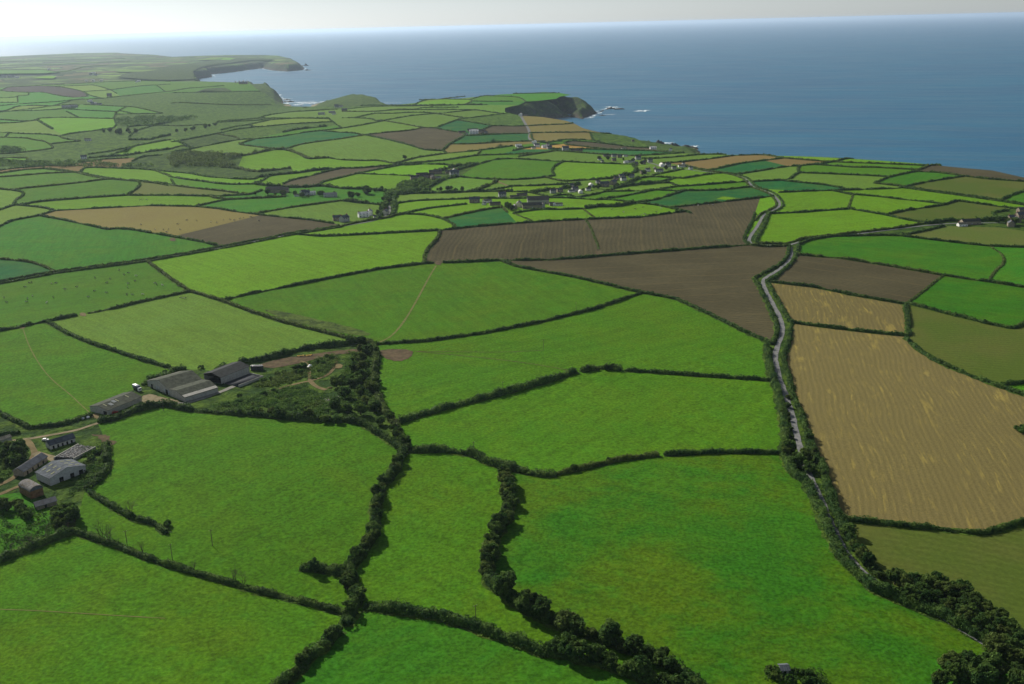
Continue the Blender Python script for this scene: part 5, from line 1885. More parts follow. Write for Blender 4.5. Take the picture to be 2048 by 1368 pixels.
# cluster phrase: kind x,y turn scale
HAMLETS = {
 "in the hamlet where the hedged lane ends": "bright 727,434 20 1.25;white 740,430 95 1.1;grey 689,443 60 1.2;low 754,435 15 .7;cream 771,429 80 1.0",
 "at the farm above the wooded dell": "grey 909,352 10 1.5;darkbarn 901,346 5 .8;grey 909,345 95 1;darkbarn 834,358 15 1;darkbarn 853,355 20 1.1;darkbarn 866,357 100 .8;darkbarn 844,352 10 .9;darkbarn 871,347 5 1;low 876,356 20 .6",
 "beside the dark blue-green crop": "slate 949,405 5 1;pale 974.6,405 30 1;darkbarn 990,410 10 .7;low 968,409 80 .7;grey 1004.6,394 10 1.1;darkbarn 1044,392 5 .7;darkbarn 1029,395.5 5 .6",
 "at the farm with the big barn": "bigbarn 1076,406 2 1;darkbarn 1064,416 4 1.2;cream 1038,413 85 1.1;grey 1086,415 90 .8;stone 1104,411 10 .7;bright 1111,411 20 .7;pale 1118,411 10 .8;stone 1030,417 100 .8",
 "in the lower half of the ridge village": "bright 1182,373 95 0.94;slate 1208,373 10 0.98;slate 1226,369 60 0.94;low 1143,384 20 0.77;grey 1150,382 20 0.94;bright 1161,386 95 0.85;white 1176,381 12 0.68;stone 1119.5,384 15 0.85;grey 1106,386 15 0.85;grey 1143,374 10 0.77;grey 1196,366 20 0.68;stone 1232,360 30 0.77",
 "in the upper half of the ridge village": "grey 1243,355 10 0.85;white 1246.5,361 20 0.85;grey 1263,355 15 0.85;slate 1286.5,347 20 0.68;white 1295,343 30 0.85;low 1318,343.5 5 1.02;bright 1324,333 95 1.10;grey 1336,333 10 0.94;pale 1363,334 5 0.94;white 1367,329 20 0.51;stone 1310,340 80 0.77;grey 1348,338 10 0.77",
 "on the back lane of the ridge village": "bright 1252,326 20 0.77;low 1262,325 10 0.85;white 1267,323 80 0.77;darkbarn 1214,313 5 0.68;grey 1228,314 10 0.85;stone 1239,315 5 0.85;pale 1251,313 5 0.77;grey 1276,319 15 1.02;stone 1286,328 20 0.85;grey 1300,324 15 0.85;low 1200,320 10 0.59;stone 1272,330 40 0.77;white 1205,325 10 0.51;stone 1228,322 10 0.77",
 "in the clifftop hamlet": "bright 1037,294 10 1.1;low 1041,296 5 .9;bright 1069,287 80 1.2;darkbarn 1084,285 5 .7;bright 1090,296 20 1.2;white 1074,294 10 1.1;pale 1067,297 10 .7;grey 1099,298 15 1;grey 1131,301 10 1.3;darkbarn 1150,302 5 .8;darkbarn 1159,302 4 .6;white 1095,292 60 .8",
 "beside the road on the neck of the headland": "bright 1041,231.5 80 1.3;darkbarn 1050,231 5 .7",
 "on the shore below the point": "bright 1306,299 5 1.3;white 1341,301 60 .8;pale 1248,299 5 .9;stone 1266,283 10 .6",
 "at the farm beside the ploughed diamond": "darkbarn 924,266 10 .8;pale 932,269 20 .8;bright 948,268 3 1.9;darkbarn 945,263 3 1.1;darkbarn 962,264 5 1;grey 972,266 5 .7",
 "at the white farm far across the valley": "bright 180,204 60 1.5;bright 190,208.5 10 1.2;low 199,210 15 1.3;grey 185,209 20 1.2",
 "at the grey farm far across the valley": "greybarn 133,216 10 1.4;greybarn 147,215 5 1.4;stone 219,193 10 1.8",
 "on the hillside beyond the far cove": "bright 187,148.5 20 2.3;grey 181,150 30 1.6;grey 192,151 10 1.6;bright 173,162.6 5 1.3;bright 187,162 5 1.3;bright 203,162 5 1.3;bright 278,163.5 10 1.5;bright 273,164.5 60 1.1;bright 98.5,139 10 1.8",
 "at the edge of the far hillside": "greybarn 7,155 5 2;greybarn 24,154.5 3 2;bright 35,156 20 1.8",
 "in the terrace on the low point": "bright 471.4,165.6 95 1.3;bright 479,164.5 95 1.2;bright 487,164 95 1.3;bright 494,164.4 95 1.2;slate 482,168 5 1.3;slate 491,168 5 1.3",
 "beside the brown field near the beach": "grey 673,214.5 10 1.4;greybarn 664,226 5 1;greybarn 643,229 8 1;pale 681,214 10 1.4;pale 668,228.5 5 1;slate 689,223 10 1.2",
 "at the farm on the valley floor": "darkbarn 551,384 3 1.3;darkbarn 561,384.5 3 1.2;white 607,389 60 1;grey 612,391 10 1.2;bright 624,389.5 20 1;greybarn 661,393.5 8 1;pale 594,392.5 10 .7;stone 674,441 15 1",
 "among the trees of the far valley": "white 168,318 20 1.2;pale 176,281.5 10 1.2",
 "at the stone farm on the side lane": "slate 2021,452 70 .85;slate 2043,436 10 .95;slate 2044,425 12 .85;stone 2023,440 8 .9;darkbarn 1940,448 4 1;pale 1924,452 6 .9;stone 2034,444 90 .9",
 "where the road enters the ridge village": "white 1381,338.5 30 .7;pale 1369,334 10 .6",
}
def build_hamlets():
    first = {}
    for place, text in HAMLETS.items():
        items = []
        for tok in text.split(';'):
            k, xy, a, s = tok.split()
            x, y = map(float, xy.split(','))
            items.append((x, y, k, float(a), float(s)))
        for k in {i[2] for i in items}:
            same = sorted([i for i in items if i[2] == k])
            for n, (x, y, _, a, s) in enumerate(same):
                root = COT[k]
                if k in first:
                    root = dup(root)
                first[k] = 1
                p = ground_at(np.array([x]), np.array([y]))[0]
                root.location = p
                root.rotation_euler = (0, 0, math.radians(a))
                root.scale = (s, s, s)
                lab = PHRASE[k] + " " + place
                if len(same) > 1:
                    lab = (["first", "second", "third", "fourth", "fifth", "sixth", "seventh", "eighth"][n] + " from the left: " + lab)
                    if len(lab.split()) > 16:
                        lab = lab.replace(" two storey", "").replace(" with slate roof", "").replace(" from the left:", "")
                tag(root, lab, "barn" if "barn" in k else "house", "buildings " + place)
                if "barn" in k: root.name = "farm_barn"
build_hamlets()

# ------------------------------------------------------------------ things about the farms
PAINT_W, PAINT_R = solid("white paint", (0.8, 0.8, 0.8), 0.4, 0.5, 0.03), solid("red paint", (0.45, 0.03, 0.02), 0.4, 0.5, 0.05)
PAINT_C, PAINT_Y = solid("cream paint", (0.72, 0.62, 0.34), 0.4, 0.5, 0.05), solid("yellow paint", (0.55, 0.34, 0.03), 0.5, 0.4, 0.2)
RUBBER, PLASTIC = solid("rubber", (0.02, 0.02, 0.02), 0.8, 0.2, 0.1), solid("black wrap", (0.018, 0.02, 0.026), 0.25, 0.6, 0.15)
NAVY = solid("dark blue side", (0.03, 0.035, 0.07), 0.5, 0.4, 0.1)

def wheel(parent, x, y, r, w):
    th = np.linspace(0, 2 * math.pi, 15)[:-1]
    v, f = [], []
    for s in (-w / 2, w / 2):
        v += [(x + r * math.cos(t), y + s, r + r * math.sin(t)) for t in th]
    n = 14
    f = [tuple(range(n))[::-1], tuple(range(n, 2 * n))] + [(i, (i + 1) % n, n + (i + 1) % n, n + i) for i in range(n)]
    return mesh_obj("wheel", v, f, RUBBER, parent)

def lorry():
    a, b = ground_at(np.array([269.0, 295.0]), np.array([778.0, 790.0]))
    d = (b - a)[:2]
    rz = math.atan2(d[1], d[0])
    c = a
    t = empty("lorry", (c[0], c[1], c[2] + 0.15), rz)
    tag(t, "white box lorry parked in the yard between the long barn and the largest barn", "lorry")
    bod = mesh_obj("cargo_box", *box(0, 7.0, -1.25, 1.25, 1.1, 3.7), NAVY, t)
    mesh_obj("box_roof", *box(-0.03, 7.03, -1.28, 1.28, 3.702, 3.82), PAINT_W, bod)
    cab = mesh_obj("cab", *prism([(-1.2, 0.6), (1.2, 0.6), (1.2, 2.5), (1.0, 2.9), (-1.0, 2.9), (-1.2, 2.5)], 7.3, 9.1), PAINT_W, t)
    mesh_obj("windscreen", *box(9.11, 9.15, -1.0, 1.0, 1.6, 2.5), GLASS, cab)
    mesh_obj("chassis", *box(0.1, 8.9, -0.5, 0.5, 0.55, 1.08), RUBBER, t)
    for x in (1.2, 2.3, 8.1):
        for y in (-1.0, 1.0):
            wheel(t, x, y, 0.5, 0.34)
lorry()

def car(px, py, turn, paint, label):
    p = ground_at(np.array([px]), np.array([py]))[0]
    t = empty("car", (p[0], p[1], p[2] + 0.14), math.radians(turn))
    tag(t, label, "car")
    prof = [(-2.0, 0.3), (2.0, 0.3), (2.05, 0.75), (1.1, 0.92), (0.5, 1.42), (-1.2, 1.42), (-1.9, 0.95), (-2.05, 0.7)]
    v = [(x, y, z) for y in (-0.82, 0.82) for x, z in prof]
    n = len(prof)
    f = [tuple(range(n)), tuple(range(n, 2 * n))[::-1]] + [(i, n + i, n + (i + 1) % n, (i + 1) % n) for i in range(n)]
    bd = mesh_obj("body", v, f, paint, t)
    mesh_obj("windscreen", [(1.06, -0.7, 0.97), (1.06, 0.7, 0.97), (0.54, 0.68, 1.40), (0.54, -0.68, 1.40)], [(0, 1, 2, 3)], GLASS, bd)
    for s in (-0.824, 0.824):
        mesh_obj("side_window", [(0.8, s, 0.97), (0.42, s, 1.36), (-1.1, s, 1.36), (-1.6, s, 0.97)], [(0, 1, 2, 3)], GLASS, bd)
    for x in (-1.25, 1.25):
        for y in (-0.75, 0.75):
            wheel(t, x, y, 0.32, 0.2)
car(230, 826.5, 35, PAINT_R, "red car parked against the long barn beside the farm track")
car(274, 815.5, 25, PAINT_C, "cream car parked at the yard end of the long barn")
car(91, 881.5, 5, PAINT_W, "white car parked by the slate roofed barn beside the lane")

def lathe(prof, k=14):
    th = np.linspace(0, 2 * math.pi, k, endpoint=False)
    v = np.array([(r * math.cos(t), r * math.sin(t), z) for r, z in prof for t in th])
    idx = np.arange(len(prof) * k).reshape(len(prof), k)
    f = np.stack([idx[:-1], np.roll(idx[:-1], -1, 1), np.roll(idx[1:], -1, 1), idx[1:]], -1).reshape(-1, 4)
    return v, f

def build_small():
    v, f = lathe([(0.01, 0), (0.55, 0.02), (0.62, 0.15), (0.62, 1.05), (0.55, 1.18), (0.01, 1.2)], 12)
    first = None
    a, b = ground_at(np.array([503.0, 521.0]), np.array([741.0, 741.0]))
    u = unit((b - a)[:2]); n = np.array([-u[1], u[0]])
    a2 = a[:2] + n * 0.0
    for k in range(3):
        for j in range(3):
            for i in range(7):
                o = mesh_obj("silage_bale", v, f, PLASTIC) if first is None else first.copy()
                if first is not None: COL.objects.link(o)
                first = first or o
                q = a2 + u * (i * 1.28 + 0.3 * (k % 2)) + n * (j * 1.28)
                o.location = (q[0], q[1], a[2] + 0.02 + 1.21 * k)
                tag(o, "black wrapped silage bale in the stack at the end of the black barn", "bale", "black bales stacked by the black barn")
    for x, y in ((165.8, 838), (176, 836)):
        p = ground_at(np.array([x]), np.array([y]))[0]
        o = mesh_obj("wrapped_bale", *lathe([(0.01, 0), (0.8, 0.03), (0.95, 0.3), (0.95, 1.1), (0.75, 1.35), (0.01, 1.4)], 14), PAINT_W, smooth=True)
        o.location = p + np.array([0, 0, 0.05])
        o.scale = (1.25, 1.0, 0.85)
        tag(o, "white wrapped bale under the hedge, " + ("the one further from the long barn" if x < 170 else "the one closer to the long barn"), "bale", "white bales under the hedge")
    # heap under a pale sheet on the tip
    r_ = np.random.default_rng(5)
    def heap(name, px, py, w, l, h, mat, label, cat, rough=0.35, kind=None):
        p = ground_at(np.array([px]), np.array([py]))[0]
        th = np.linspace(0, 2 * math.pi, 25)[:-1]
        rr = np.linspace(0.02, 1, 8)
        T, R = np.meshgrid(th, rr)
        nz = fbm(np.cos(T) * R * 2 + px, np.sin(T) * R * 2 + py, 3, 8)
        X, Y = w / 2 * R * np.cos(T) * (1 + 0.25 * nz), l / 2 * R * np.sin(T) * (1 + 0.25 * nz)
        Z = h * (1 - R ** 2) * (1 + rough * nz) + rough * h * 0.5 * nz * (1 - R)
        vv = np.stack([X, Y, Z], -1).reshape(-1, 3) + p
        ii = np.arange(T.size).reshape(T.shape)
        ff = np.stack([ii[:-1], np.roll(ii[:-1], -1, 1), np.roll(ii[1:], -1, 1), ii[1:]], -1).reshape(-1, 4)
        return tag(mesh_obj(name, vv, ff[:, ::-1], mat), label, cat, kind=kind)
    heap("sheeted_heap", 620.7, 733, 5, 4, 1.6, PAINT_W, "low heap under a white sheet on the tip beside the barns", "heap")
    heap("soil_heap", 660, 776, 4, 3, 1.0, EARTH, "small brown heap of soil beside the scrub on the tip", "heap")
    # yellow farm implements
    for k, (x, y, turn) in enumerate(((598, 714, 10), (606, 713, 40), (614, 713, -15), (621, 712, 25))):
        p = ground_at(np.array([x]), np.array([y]))[0]
        t = empty("farm_implement", (p[0], p[1], p[2] + 0.15), math.radians(turn))
        tag(t, ["first", "second", "third", "fourth"][k] + " from the left of the yellow machines laid out on the bare soil", "farm machine", "yellow machines on the bare soil")
        mesh_obj("frame", *joinl([box(-1.3, 1.3, -0.12, 0.12, 0.6, 0.85), box(-1.3, 1.3, 0.9, 1.1, 0.6, 0.85), box(-1.2, -1.0, 0.13, 0.89, 0.62, 0.8), box(1.0, 1.2, 0.13, 0.89, 0.62, 0.8), box(-0.1, 0.1, -1.5, -0.13, 0.55, 0.75)]), PAINT_Y, t)
        for xx in (-0.9, -0.3, 0.3, 0.9):
            mesh_obj("tine", *box(xx - 0.06, xx + 0.06, 0.92, 1.06, 0, 0.6), RUBBER, t)
        for s in (-1.45, 1.45):
            wheel(t, s, 0.4, 0.35, 0.2)
    # rubble on the tip
    parts = []
    for k in range(190):
        u = r_.uniform(0, 1)
        x, y = 627 + 50 * u + r_.normal() * 3, 794 + 14 * u - 10 * u * u * (u > .5) + r_.normal() * 2.5
        p = ground_at(np.array([x]), np.array([y]))[0]
        s = r_.uniform(0.2, 0.75)
        vv, ff = box(-s, s, -s * 0.7, s * 0.7, -s * 0.3, s * 0.6)
        q = Matrix.Rotation(r_.uniform(0, 6), 3, 'Z') @ Matrix.Rotation(r_.normal() * 0.5, 3, 'X')
        parts.append((vv @ np.array(q).T + p + [0, 0, 0.2], ff))
    tag(mesh_obj("rubble", *join(parts), solid("pale rubble", (0.36, 0.34, 0.31), 0.9, 0.1, 0.5, 0.9)), "pale rubble tipped among the bushes at the edge of the scrub", "rubble", kind="stuff")
    # poles
    poles = [(425, 1091.5, "in the meadow between the remnant hedge and the bare hedge"), (255, 1093, "in the bare hedge beside the leafless trees"), (952, 1246, "at the bottom hedge below the strip meadow"),
             (948, 911, "in the hedge at the head of the strip meadow, the tallest"), (766, 812, "in the meadow beside the thicket"), (1006, 787, "in the middle hedge of the big meadows"),
             (1152, 624, "in the hedge below the meadow with the field track"), (1087, 701, "standing on a bare patch in the open meadow"), (327, 822, "above the hedge south of the dusty yard"),
             (345, 1120, "in the bare hedge past the leafless trees"), (1174, 437, "above the ploughed field by the grassy bank"), (1152, 324, "behind the pasture under the back lane")]
    pw = solid("creosoted pole", (0.11, 0.09, 0.07), 0.9, 0.1, 0.2)
    base = None
    for x, y, where in poles:
        p = ground_at(np.array([x]), np.array([y]))[0]
        if base is None:
            t = base = empty("utility_pole", (0, 0, 0))
            mesh_obj("pole", *tube([(0, 0, -0.5), (0, 0, 4), (0, 0, 8.8)], [0.17, 0.15, 0.12], 8), pw, t)
            arm = mesh_obj("crossarm", *box(-0.9, 0.9, -0.07, 0.07, 8.3, 8.45), pw, t)
            for xx in (-0.75, 0, 0.75):
                mesh_obj("insulator", *box(xx - 0.05, xx + 0.05, -0.05, 0.05, 8.452, 8.65), W_GREY, arm)
        else:
            t = dup(base)
        t.location = p
        t.rotation_euler = (0, 0, 0.6)
        tag(t, "wooden utility pole " + where, "utility pole", "wooden poles carrying the wires over the fields")
build_small()

# ------------------------------------------------------------------ cattle
def mat_hide(name, base, patch_, amt):
    g = G(name)
    tc = g.n("ShaderNodeTexCoord").outputs["Object"]
    n = g.noise(tc, 1.3, 1)
    return g.color(g.mix(g.ramp(n, amt, amt + 0.03), patch_, base))
def build_cows():
    def cow_proto(mat, graze):
        me = bpy.data.meshes.new("cow")
        hz = 0.35 if graze else 1.5
        J = [(-0.85, 0, 1.15, .30), (-0.35, 0, 1.10, .36), (0.25, 0, 1.08, .38), (0.7, 0, 1.15, .31), (1.02, 0, 1.18 if graze else 1.4, .2), (1.3, 0, 0.75 if graze else 1.55, .15),
             (1.55 if graze else 1.62, 0, hz, .09)]
        v = [j[:3] for j in J]; r_ = [j[3] for j in J]
        e = [(i, i + 1) for i in range(6)]
        def chain(start, pts):
            k = start
            for p in pts:
                v.append(p[:3]); r_.append(p[3]); e.append((k, len(v) - 1)); k = len(v) - 1
        for s in (-1, 1):
            chain(3, [(0.66, .2 * s, 0.8, .13), (0.68, .2 * s, 0.42, .075), (0.64, .2 * s, 0.04, .07)])
            chain(0, [(-0.8, .2 * s, 0.85, .16), (-0.72, .2 * s, 0.6, .1), (-0.92, .2 * s, 0.42, .07), (-0.86, .2 * s, 0.04, .07)])
            chain(5, [(v[5][0] - 0.04, .24 * s, v[5][2] + 0.1, .05)])
        chain(0, [(-1.15, 0, 1.1, .05), (-1.2, 0, 0.55, .04)])
        me.from_pydata(v, e, [])
        o = bpy.data.objects.new("cow", me); COL.objects.link(o)
        m = o.modifiers.new("s", 'SKIN')
        for i, sv in enumerate(me.skin_vertices[0].data):
            sv.radius = (r_[i], r_[i]); sv.use_root = (i == 1)
        o.modifiers.new("d", 'SUBSURF').levels = 1
        dg = bpy.context.evaluated_depsgraph_get()
        dg.update()
        nm = bpy.data.meshes.new_from_object(o.evaluated_get(dg))
        bpy.data.objects.remove(o)
        nm.materials.clear(); nm.materials.append(mat)
        return nm
    blk, wht = mat_hide("black and white hide", (0.022, 0.02, 0.018), (0.55, 0.53, 0.48), 0.40), mat_hide("pale hide", (0.6, 0.57, 0.5), (0.3, 0.22, 0.15), 0.3)
    M = {'b': [cow_proto(blk, True), cow_proto(blk, False)], 'w': [cow_proto(wht, True), cow_proto(wht, False)]}
    HERDS = [("in the hedged pasture beside the lane", 'T4', "150,645 175,620 190,618 310,625 335,622 390,660 460,645 570,590 660,595 640,620 715,545 745,572 770,562 770,625 810,610 765,648 565,670 640,680 530,705 760,690 795,692 855,690w 930,622 940,630 975,635w 320,708 195,698 165,715 160,735 25,708 40,738 280,740w 815,578w 1070,640"),
             ("in the buff field above the lane", 'T4', "930,300 980,300 1010,298 1000,315 1080,300 845,270 1120,245 1180,248 1095,345 1300,258 1340,243 1380,240 1405,245 1440,235 1460,230 1500,222 1510,225 1555,248 1265,255 1065,268"),
             ("on the narrow pasture beyond the buff field", 'T4', "840,122 855,120 880,122"),
             ("in the hedge shadow of the pale pasture", 'T4', "1085,712 1110,714"),
             ("in the bright pasture behind the ploughed field", 'A8', "1185,655 1465,655 1560,632 1325,690w 1540,725 1575,712 1595,722 1490,742 1715,690 1775,645w"),
             ("in the green pasture beside the winding road", 'A9', "130,850 310,840 360,843 180,850w")]
    words = "first second third fourth fifth sixth seventh eighth ninth tenth eleventh twelfth thirteenth fourteenth fifteenth sixteenth seventeenth eighteenth nineteenth twentieth".split()
    ordn = lambda n: words[n] if n < 20 else ("twenty-" + words[n - 20] if n < 29 else "thirtieth" if n == 29 else "thirty-" + words[n - 30])
    cr = random.Random(4)
    for place, tl, text in HERDS:
        toks = sorted(text.split(), key=lambda s: float(s.split(',')[0]))
        cnt = {'b': 0, 'w': 0}
        for tk in toks:
            c = 'w' if tk.endswith('w') else 'b'
            x, y = px_list(tl, tk.rstrip('w'))[0]
            p = ground_at(np.array([x]), np.array([y]))[0]
            o = bpy.data.objects.new("cow", cr.choice(M[c])); COL.objects.link(o)
            o.location = p + np.array([0, 0, 0.03])
            o.rotation_euler = (0, 0, cr.uniform(0, 6.28))
            o.scale = (1.15,) * 3
            tag(o, f"{'black' if c == 'b' else 'pale'} cow {place}, {ordn(cnt[c])} from the left", "cow", "cattle " + place)
            cnt[c] += 1
build_cows()

# ------------------------------------------------------------------ surf and sea rocks
FOAM = G("white surf")
FOAM.b.inputs["Roughness"].default_value = 0.9
_n = FOAM.noise(FOAM.vmul(FOAM.pos(), (1 / 9, 1 / 14, 0)), 1.0, 5, 0.7)
FOAM.color(FOAM.mix(FOAM.ramp(_n, 0.35, 0.6), (0.25, 0.42, 0.5), (0.85, 0.87, 0.86)))
def foam(px, py, length, width, turn, seed):
    p = flat(np.array([px]), np.array([py]), 0.0)[0]
    r_ = np.random.default_rng(seed)
    s = np.linspace(-0.5, 0.5, 40)
    up = width * (0.5 - np.abs(s)) * 2 ** 0.5 * (0.6 + 0.9 * vnoise(s * 14 + seed, s * 0, seed))
    dn = width * (0.5 - np.abs(s)) * 2 ** 0.5 * (0.6 + 0.9 * vnoise(s * 14 + seed + 40, s * 0, seed))
    mid = width * 0.8 * fbm(s * 5 + seed, s * 0, 2, seed)
    c, sn = math.cos(math.radians(turn)), math.sin(math.radians(turn))
    v = []
    for k in (1, 0, -1):
        off = mid + (up if k > 0 else (-dn if k < 0 else 0))
        x, y = s * length, off
        v.append(np.stack([p[0] + x * c - y * sn, p[1] + x * sn + y * c, np.full(40, 0.25 + 0.25 * (k == 0))], 1))
    v = np.vstack(v)
    i = np.arange(120).reshape(3, 40)
    f = np.stack([i[:-1, :-1], i[1:, :-1], i[1:, 1:], i[:-1, 1:]], -1).reshape(-1, 4)
    tag(mesh_obj("surf", v, f, FOAM.m, smooth=True), kind="stuff")
for k, a in enumerate([(545, 182, 50, 16, 20), (553, 184.5, 36, 10, -5), (572, 198, 60, 24, 10), (578, 202, 90, 22, 5), (600, 205.5, 170, 26, 0), (620, 206, 110, 30, 6), (625, 202.5, 90, 10, 0), (598, 208.4, 130, 14, 0),
                       (738, 207, 80, 26, 10), (765, 206.5, 90, 12, 5), (790, 206, 60, 8, 0), (1223, 214, 60, 20, 5), (1232, 216, 40, 12, 0), (1286, 221.5, 62, 24, 5), (1276, 222.6, 40, 10, 0),
                       (1325, 286, 60, 22, -8), (1340, 290, 40, 12, -10), (1388, 293, 30, 14, 5), (1372, 302, 26, 8, 0), (618, 141, 90, 26, 5), (560, 144.5, 200, 16, 2), (600, 142.5, 120, 14, 6),
                       (1218, 229, 50, 8, 20), (1180, 236, 40, 6, 25), (430, 149, 90, 14, 10)]):
    foam(*a, seed=k + 3)
_fr = random.Random(8)
for (xa, ya, ka), (xb, yb, kb), pa, pb in zip(COAST_XY[:-1], COAST_XY[1:], COAST_LINE[:-1], COAST_LINE[1:]):
    if ka == 'b' and kb == 'b':
        ln = float(np.hypot(*(pb - pa)))
        for k in range(int(ln / 45) + 1):
            if _fr.random() < 0.6:
                f_ = _fr.random()
                q = pa + (pb - pa) * f_
                out = np.array([-(pb - pa)[1], (pb - pa)[0]]) / (ln + 1e-6)
                if inside(LAND, *(q + out * 15)): out = -out
                q = q + out * _fr.uniform(6, 20)
                w_ = project(np.array([q[0], q[1], 0.0]))
                foam(w_[0], w_[1], _fr.uniform(30, 70), _fr.uniform(5, 12), math.degrees(math.atan2((pb - pa)[1], (pb - pa)[0])), seed=_fr.randrange(900))
SEAROCK = solid("dark sea rock", (0.045, 0.042, 0.036), 0.8, 0.3, 0.4, 0.4)
def sea_rock(px, py, l, w, h, turn, seed, label):
    p = flat(np.array([px]), np.array([py]), 0.0)[0]
    r_ = np.random.default_rng(seed)
    th = np.linspace(0, 2 * math.pi, 25)[:-1]
    rr = np.linspace(0.05, 1.1, 9)
    T, R = np.meshgrid(th, rr)
    n = fbm(np.cos(T) * R * 3 + seed * 5, np.sin(T) * R * 3, 4, seed)
    X, Y = l / 2 * R * np.cos(T) * (1 + 0.4 * n), w / 2 * R * np.sin(T) * (1 + 0.4 * n)
    Z = h * (1 - R ** 1.5) * (1 + 1.2 * n) - 0.3
    c, s = math.cos(math.radians(turn)), math.sin(math.radians(turn))
    v = np.stack([p[0] + X * c - Y * s, p[1] + X * s + Y * c, Z], -1).reshape(-1, 3)
    i = np.arange(T.size).reshape(T.shape)
    f = np.stack([i[:-1], np.roll(i[:-1], -1, 1), np.roll(i[1:], -1, 1), i[1:]], -1).reshape(-1, 4)
    tag(mesh_obj("sea_rock", v, f[:, ::-1], SEAROCK), label, "rock", "dark rocks off the coast")
for k, a in enumerate([(1222, 217.5, 34, 22, 6, 10, "dark rock touching the tip of the middle headland"), (1238, 218.6, 42, 18, 4, 5, "low dark rock out past the tip of the middle headland"), (1205, 231, 30, 14, 2, 10, "flat rock awash under the middle headland cliff"),
                       (1375, 295, 44, 16, 5, -5, "long dark reef at the end of the low point"), (1345, 292, 36, 18, 6, -10, "dark rock on the shore of the low point"), (1318, 288, 30, 18, 8, 0, "taller dark rock where the low point begins"),
                       (1390, 298, 24, 12, 3, 10, "small outer rock at the end of the long reef"), (574, 200, 34, 14, 5, 0, "dark rock in the surf beside the beach, the inner one"), (578, 204, 50, 16, 5, 5, "dark rock in the surf beside the beach, the lower one"),
                       (535, 180.5, 50, 16, 6, 5, "dark rock below the terrace point"), (611, 131.5, 60, 30, 12, 0, "dark rock at the tip of the far headland"), (616, 141, 60, 18, 6, 0, "low outermost rock off the far headland"), (733, 206, 36, 22, 8, 0, "dark rock at the end of the beach hillock")]):
    sea_rock(*a[:6], k + 2, a[6])

# ------------------------------------------------------------------ names for the hedges and the trees
MARKS = [(240, 815, "long barn"), (370, 775, "largest barn"), (130, 950, "wide grey shed"), (610, 770, "scrubby tip"), (1800, 850, "straw stubble field"), (1680, 620, "small stubble field"),
         (1040, 480, "brown ploughed field"), (1380, 550, "ploughed triangle"), (300, 436, "buff field"), (480, 460, "brown half field"), (1075, 293, "clifftop hamlet"), (1200, 372, "ridge village"),
         (730, 433, "lane hamlet"), (800, 395, "wooded dell"), (1076, 407, "huge farm barn"), (1100, 205, "middle headland"), (190, 208, "far white farm"), (400, 322, "valley wood"),
         (235, 264, "round copse"), (600, 206, "far beach"), (2023, 447, "stone farm"), (576, 282, "teal crop"), (1700, 322, "cliff edge"), (485, 166, "far terrace"), (200, 135, "far hillside"),
         (845, 275, "ploughed diamond"), (968, 277, "blue-green strip"), (1526, 455, "winding road"), (1565, 700, "road bend"), (1620, 930, "clump over the road"), (160, 590, "cattle pasture"),
         (607, 388, "valley floor farm"), (1700, 560, "dark ploughed field"), (1880, 1110, "olive field"), (1483, 386, "roadside teal crop"), (951, 435, "dark green crop"), (83, 181, "dark far field"),
         (1250, 285, "low point"), (834, 223, "golden strip"), (640, 350, "curved brown field"), (1956, 375, "striped olive field"), (1340, 1180, "roughest meadow"), (860, 600, "meadow with the field track"), (480, 1000, "farm meadow"), (860, 1060, "strip meadow")]
ORD = "first second third fourth fifth sixth seventh eighth ninth tenth eleventh twelfth thirteenth fourteenth fifteenth sixteenth seventeenth eighteenth nineteenth twentieth".split()
def ordinal(n):
    if n < 20:
        return ORD[n]
    t, u = divmod(n + 1, 10)
    tens = {2: "twent", 3: "thirt", 4: "fort", 5: "fift", 6: "sixt", 7: "sevent"}[t]
    return tens + "ieth" if u == 0 else tens + "y-" + ORD[u - 1]

def rel(px, py, m):
    dx, dy = px - m[0], (py - m[1]) * 2.2
    near = math.hypot(dx, dy) < 60
    if abs(dx) > abs(dy):
        w = "right of" if dx > 0 else "left of"
    else:
        w = "below" if dy > 0 else "above"
    return ("just " if near else "") + w

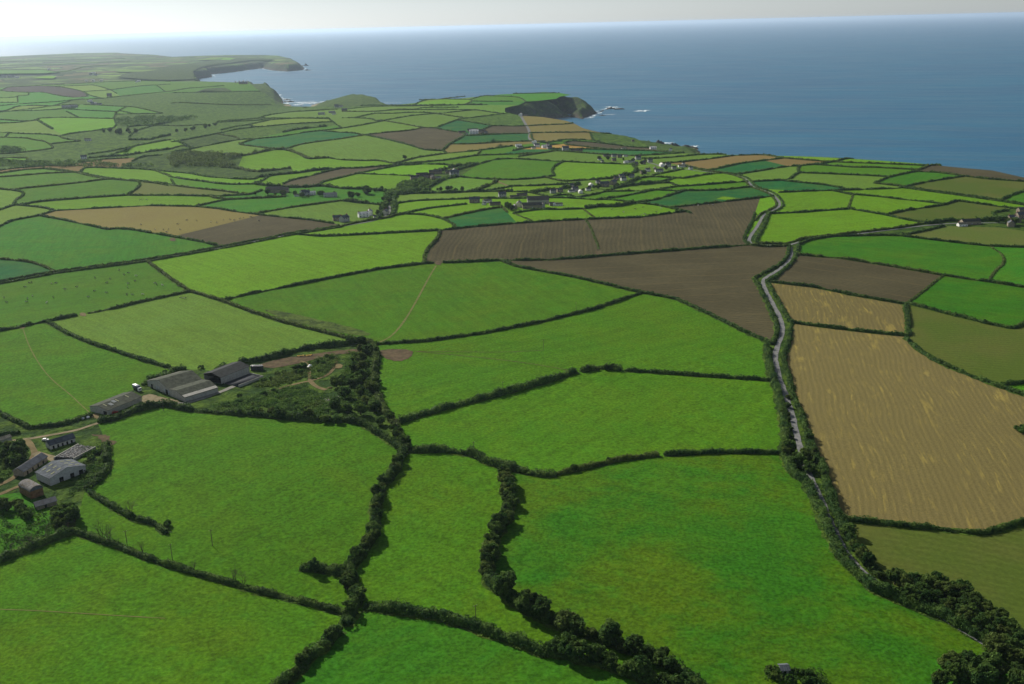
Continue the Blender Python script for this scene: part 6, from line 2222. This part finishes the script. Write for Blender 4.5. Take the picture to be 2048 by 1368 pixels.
def label_hedges():
    rows_ = []
    for o, kd, P in HEDGES:
        q = project(P)
        mid = q[len(q) // 2]
        d = q[-1] - q[0]
        ln = float(np.linalg.norm(np.diff(P[:, :2], axis=0), axis=1).sum())
        chord = float(np.linalg.norm(P[-1, :2] - P[0, :2]))
        nrm = np.array([-d[1], d[0]]) / (np.hypot(*d) + 1e-6)
        off = 3.5 if mid[1] < 400 else 9
        cl = []
        for s in (1, -1):
            c = cell_at(*(mid + nrm * off * s))
            cl.append(WORD[FIELD_INFO[c]['cls']] if c in FIELD_INFO else "cliff land")
        size = "short" if ln < 90 else ("long" if ln > 320 else "")
        shape = "curved" if ln > chord * 1.06 else ("straight" if ln < chord * 1.012 else "")
        kind = {'v': "bushy hedge", 'h': "hedge", 't': "grassy bank", 'l': "lane hedge"}[kd]
        side = ("between two stretches of " + cl[0]) if cl[0] == cl[1] else f"between {cl[0]} and {cl[1]}"
        order = sorted(MARKS, key=lambda m: math.hypot(mid[0] - m[0], (mid[1] - m[1]) * 2.2))
        rows_.append((o, kd, mid, size, shape, kind, side, order))
    used = {}
    final = []
    for o, kd, mid, size, shape, kind, side, order in rows_:
        cands = []
        for m in order[:3]:
            r = rel(mid[0], mid[1], m)
            cands.append(f"{kind} {side}, {r} the {m[2]}")
            cands.append(f"{size} {kind} {side}, {r} the {m[2]}")
            cands.append(f"{shape} {kind} {side}, {r} the {m[2]}")
            cands.append(f"{size} {shape} {kind} {side}, {r} the {m[2]}")
        cands.append(f"{size} {shape} {kind} {rel(mid[0], mid[1], order[0])} the {order[0][2]} and {rel(mid[0], mid[1], order[1])} the {order[1][2]}")
        cands = [" ".join(c.split()) for c in cands]
        pick = next((c for c in cands if c not in used and len(c.split()) <= 16), None)
        if pick is None:
            pick = f"{kind} {rel(mid[0], mid[1], order[0])} the {order[0][2]}"
        used.setdefault(pick, []).append((mid[0], o))
        o["category"] = "hedge" if kd != 't' else "grass bank"
        o["group"] = "hedges dividing the fields" if kd != 't' else "grassy banks"
    for lab, lst in used.items():
        lst.sort(key=lambda t: t[0])
        for n, (_, o) in enumerate(lst):
            o["label"] = lab if len(lst) == 1 else f"{ordinal(n)} from the left of the {'banks' if 'bank' in lab else 'hedges'}: {lab}"
label_hedges()

def label_trees():
    by = {}
    for root, kind, place, word, q in TREES:
        by.setdefault((kind, place), []).append((float(q[0]), root))
    names = {'tree': "leafy round tree", 'bush': "low green bush", 'thorn_tree': "small thorny tree", 'bare_tree': "leafless tree"}
    for (kind, place), lst in by.items():
        lst.sort(key=lambda t: t[0])
        for n, (_, root) in enumerate(lst):
            lab = f"{names[kind]} in the {place}" if len(lst) == 1 else f"{ordinal(n)} from the left, {names[kind]} in the {place}"
            w = lab.split()
            if len(w) > 16:
                lab = lab.replace("leafy round tree", "leafy tree").replace("small thorny tree", "thorn tree").replace("low green bush", "bush")
            if len(lab.split()) > 16:
                lab = lab.replace(" from the left,", "")
            tag(root, lab, {'bush': "bush"}.get(kind, "tree"), "trees and bushes in the " + place)
label_trees()
for p in [r for lst in PROTO.values() for r in lst] + list(COT.values()):
    if "label" not in p:                     # a kind that found no place
        for ch in list(p.children):
            for g_ in list(ch.children): bpy.data.objects.remove(g_)
            bpy.data.objects.remove(ch)
        bpy.data.objects.remove(p)
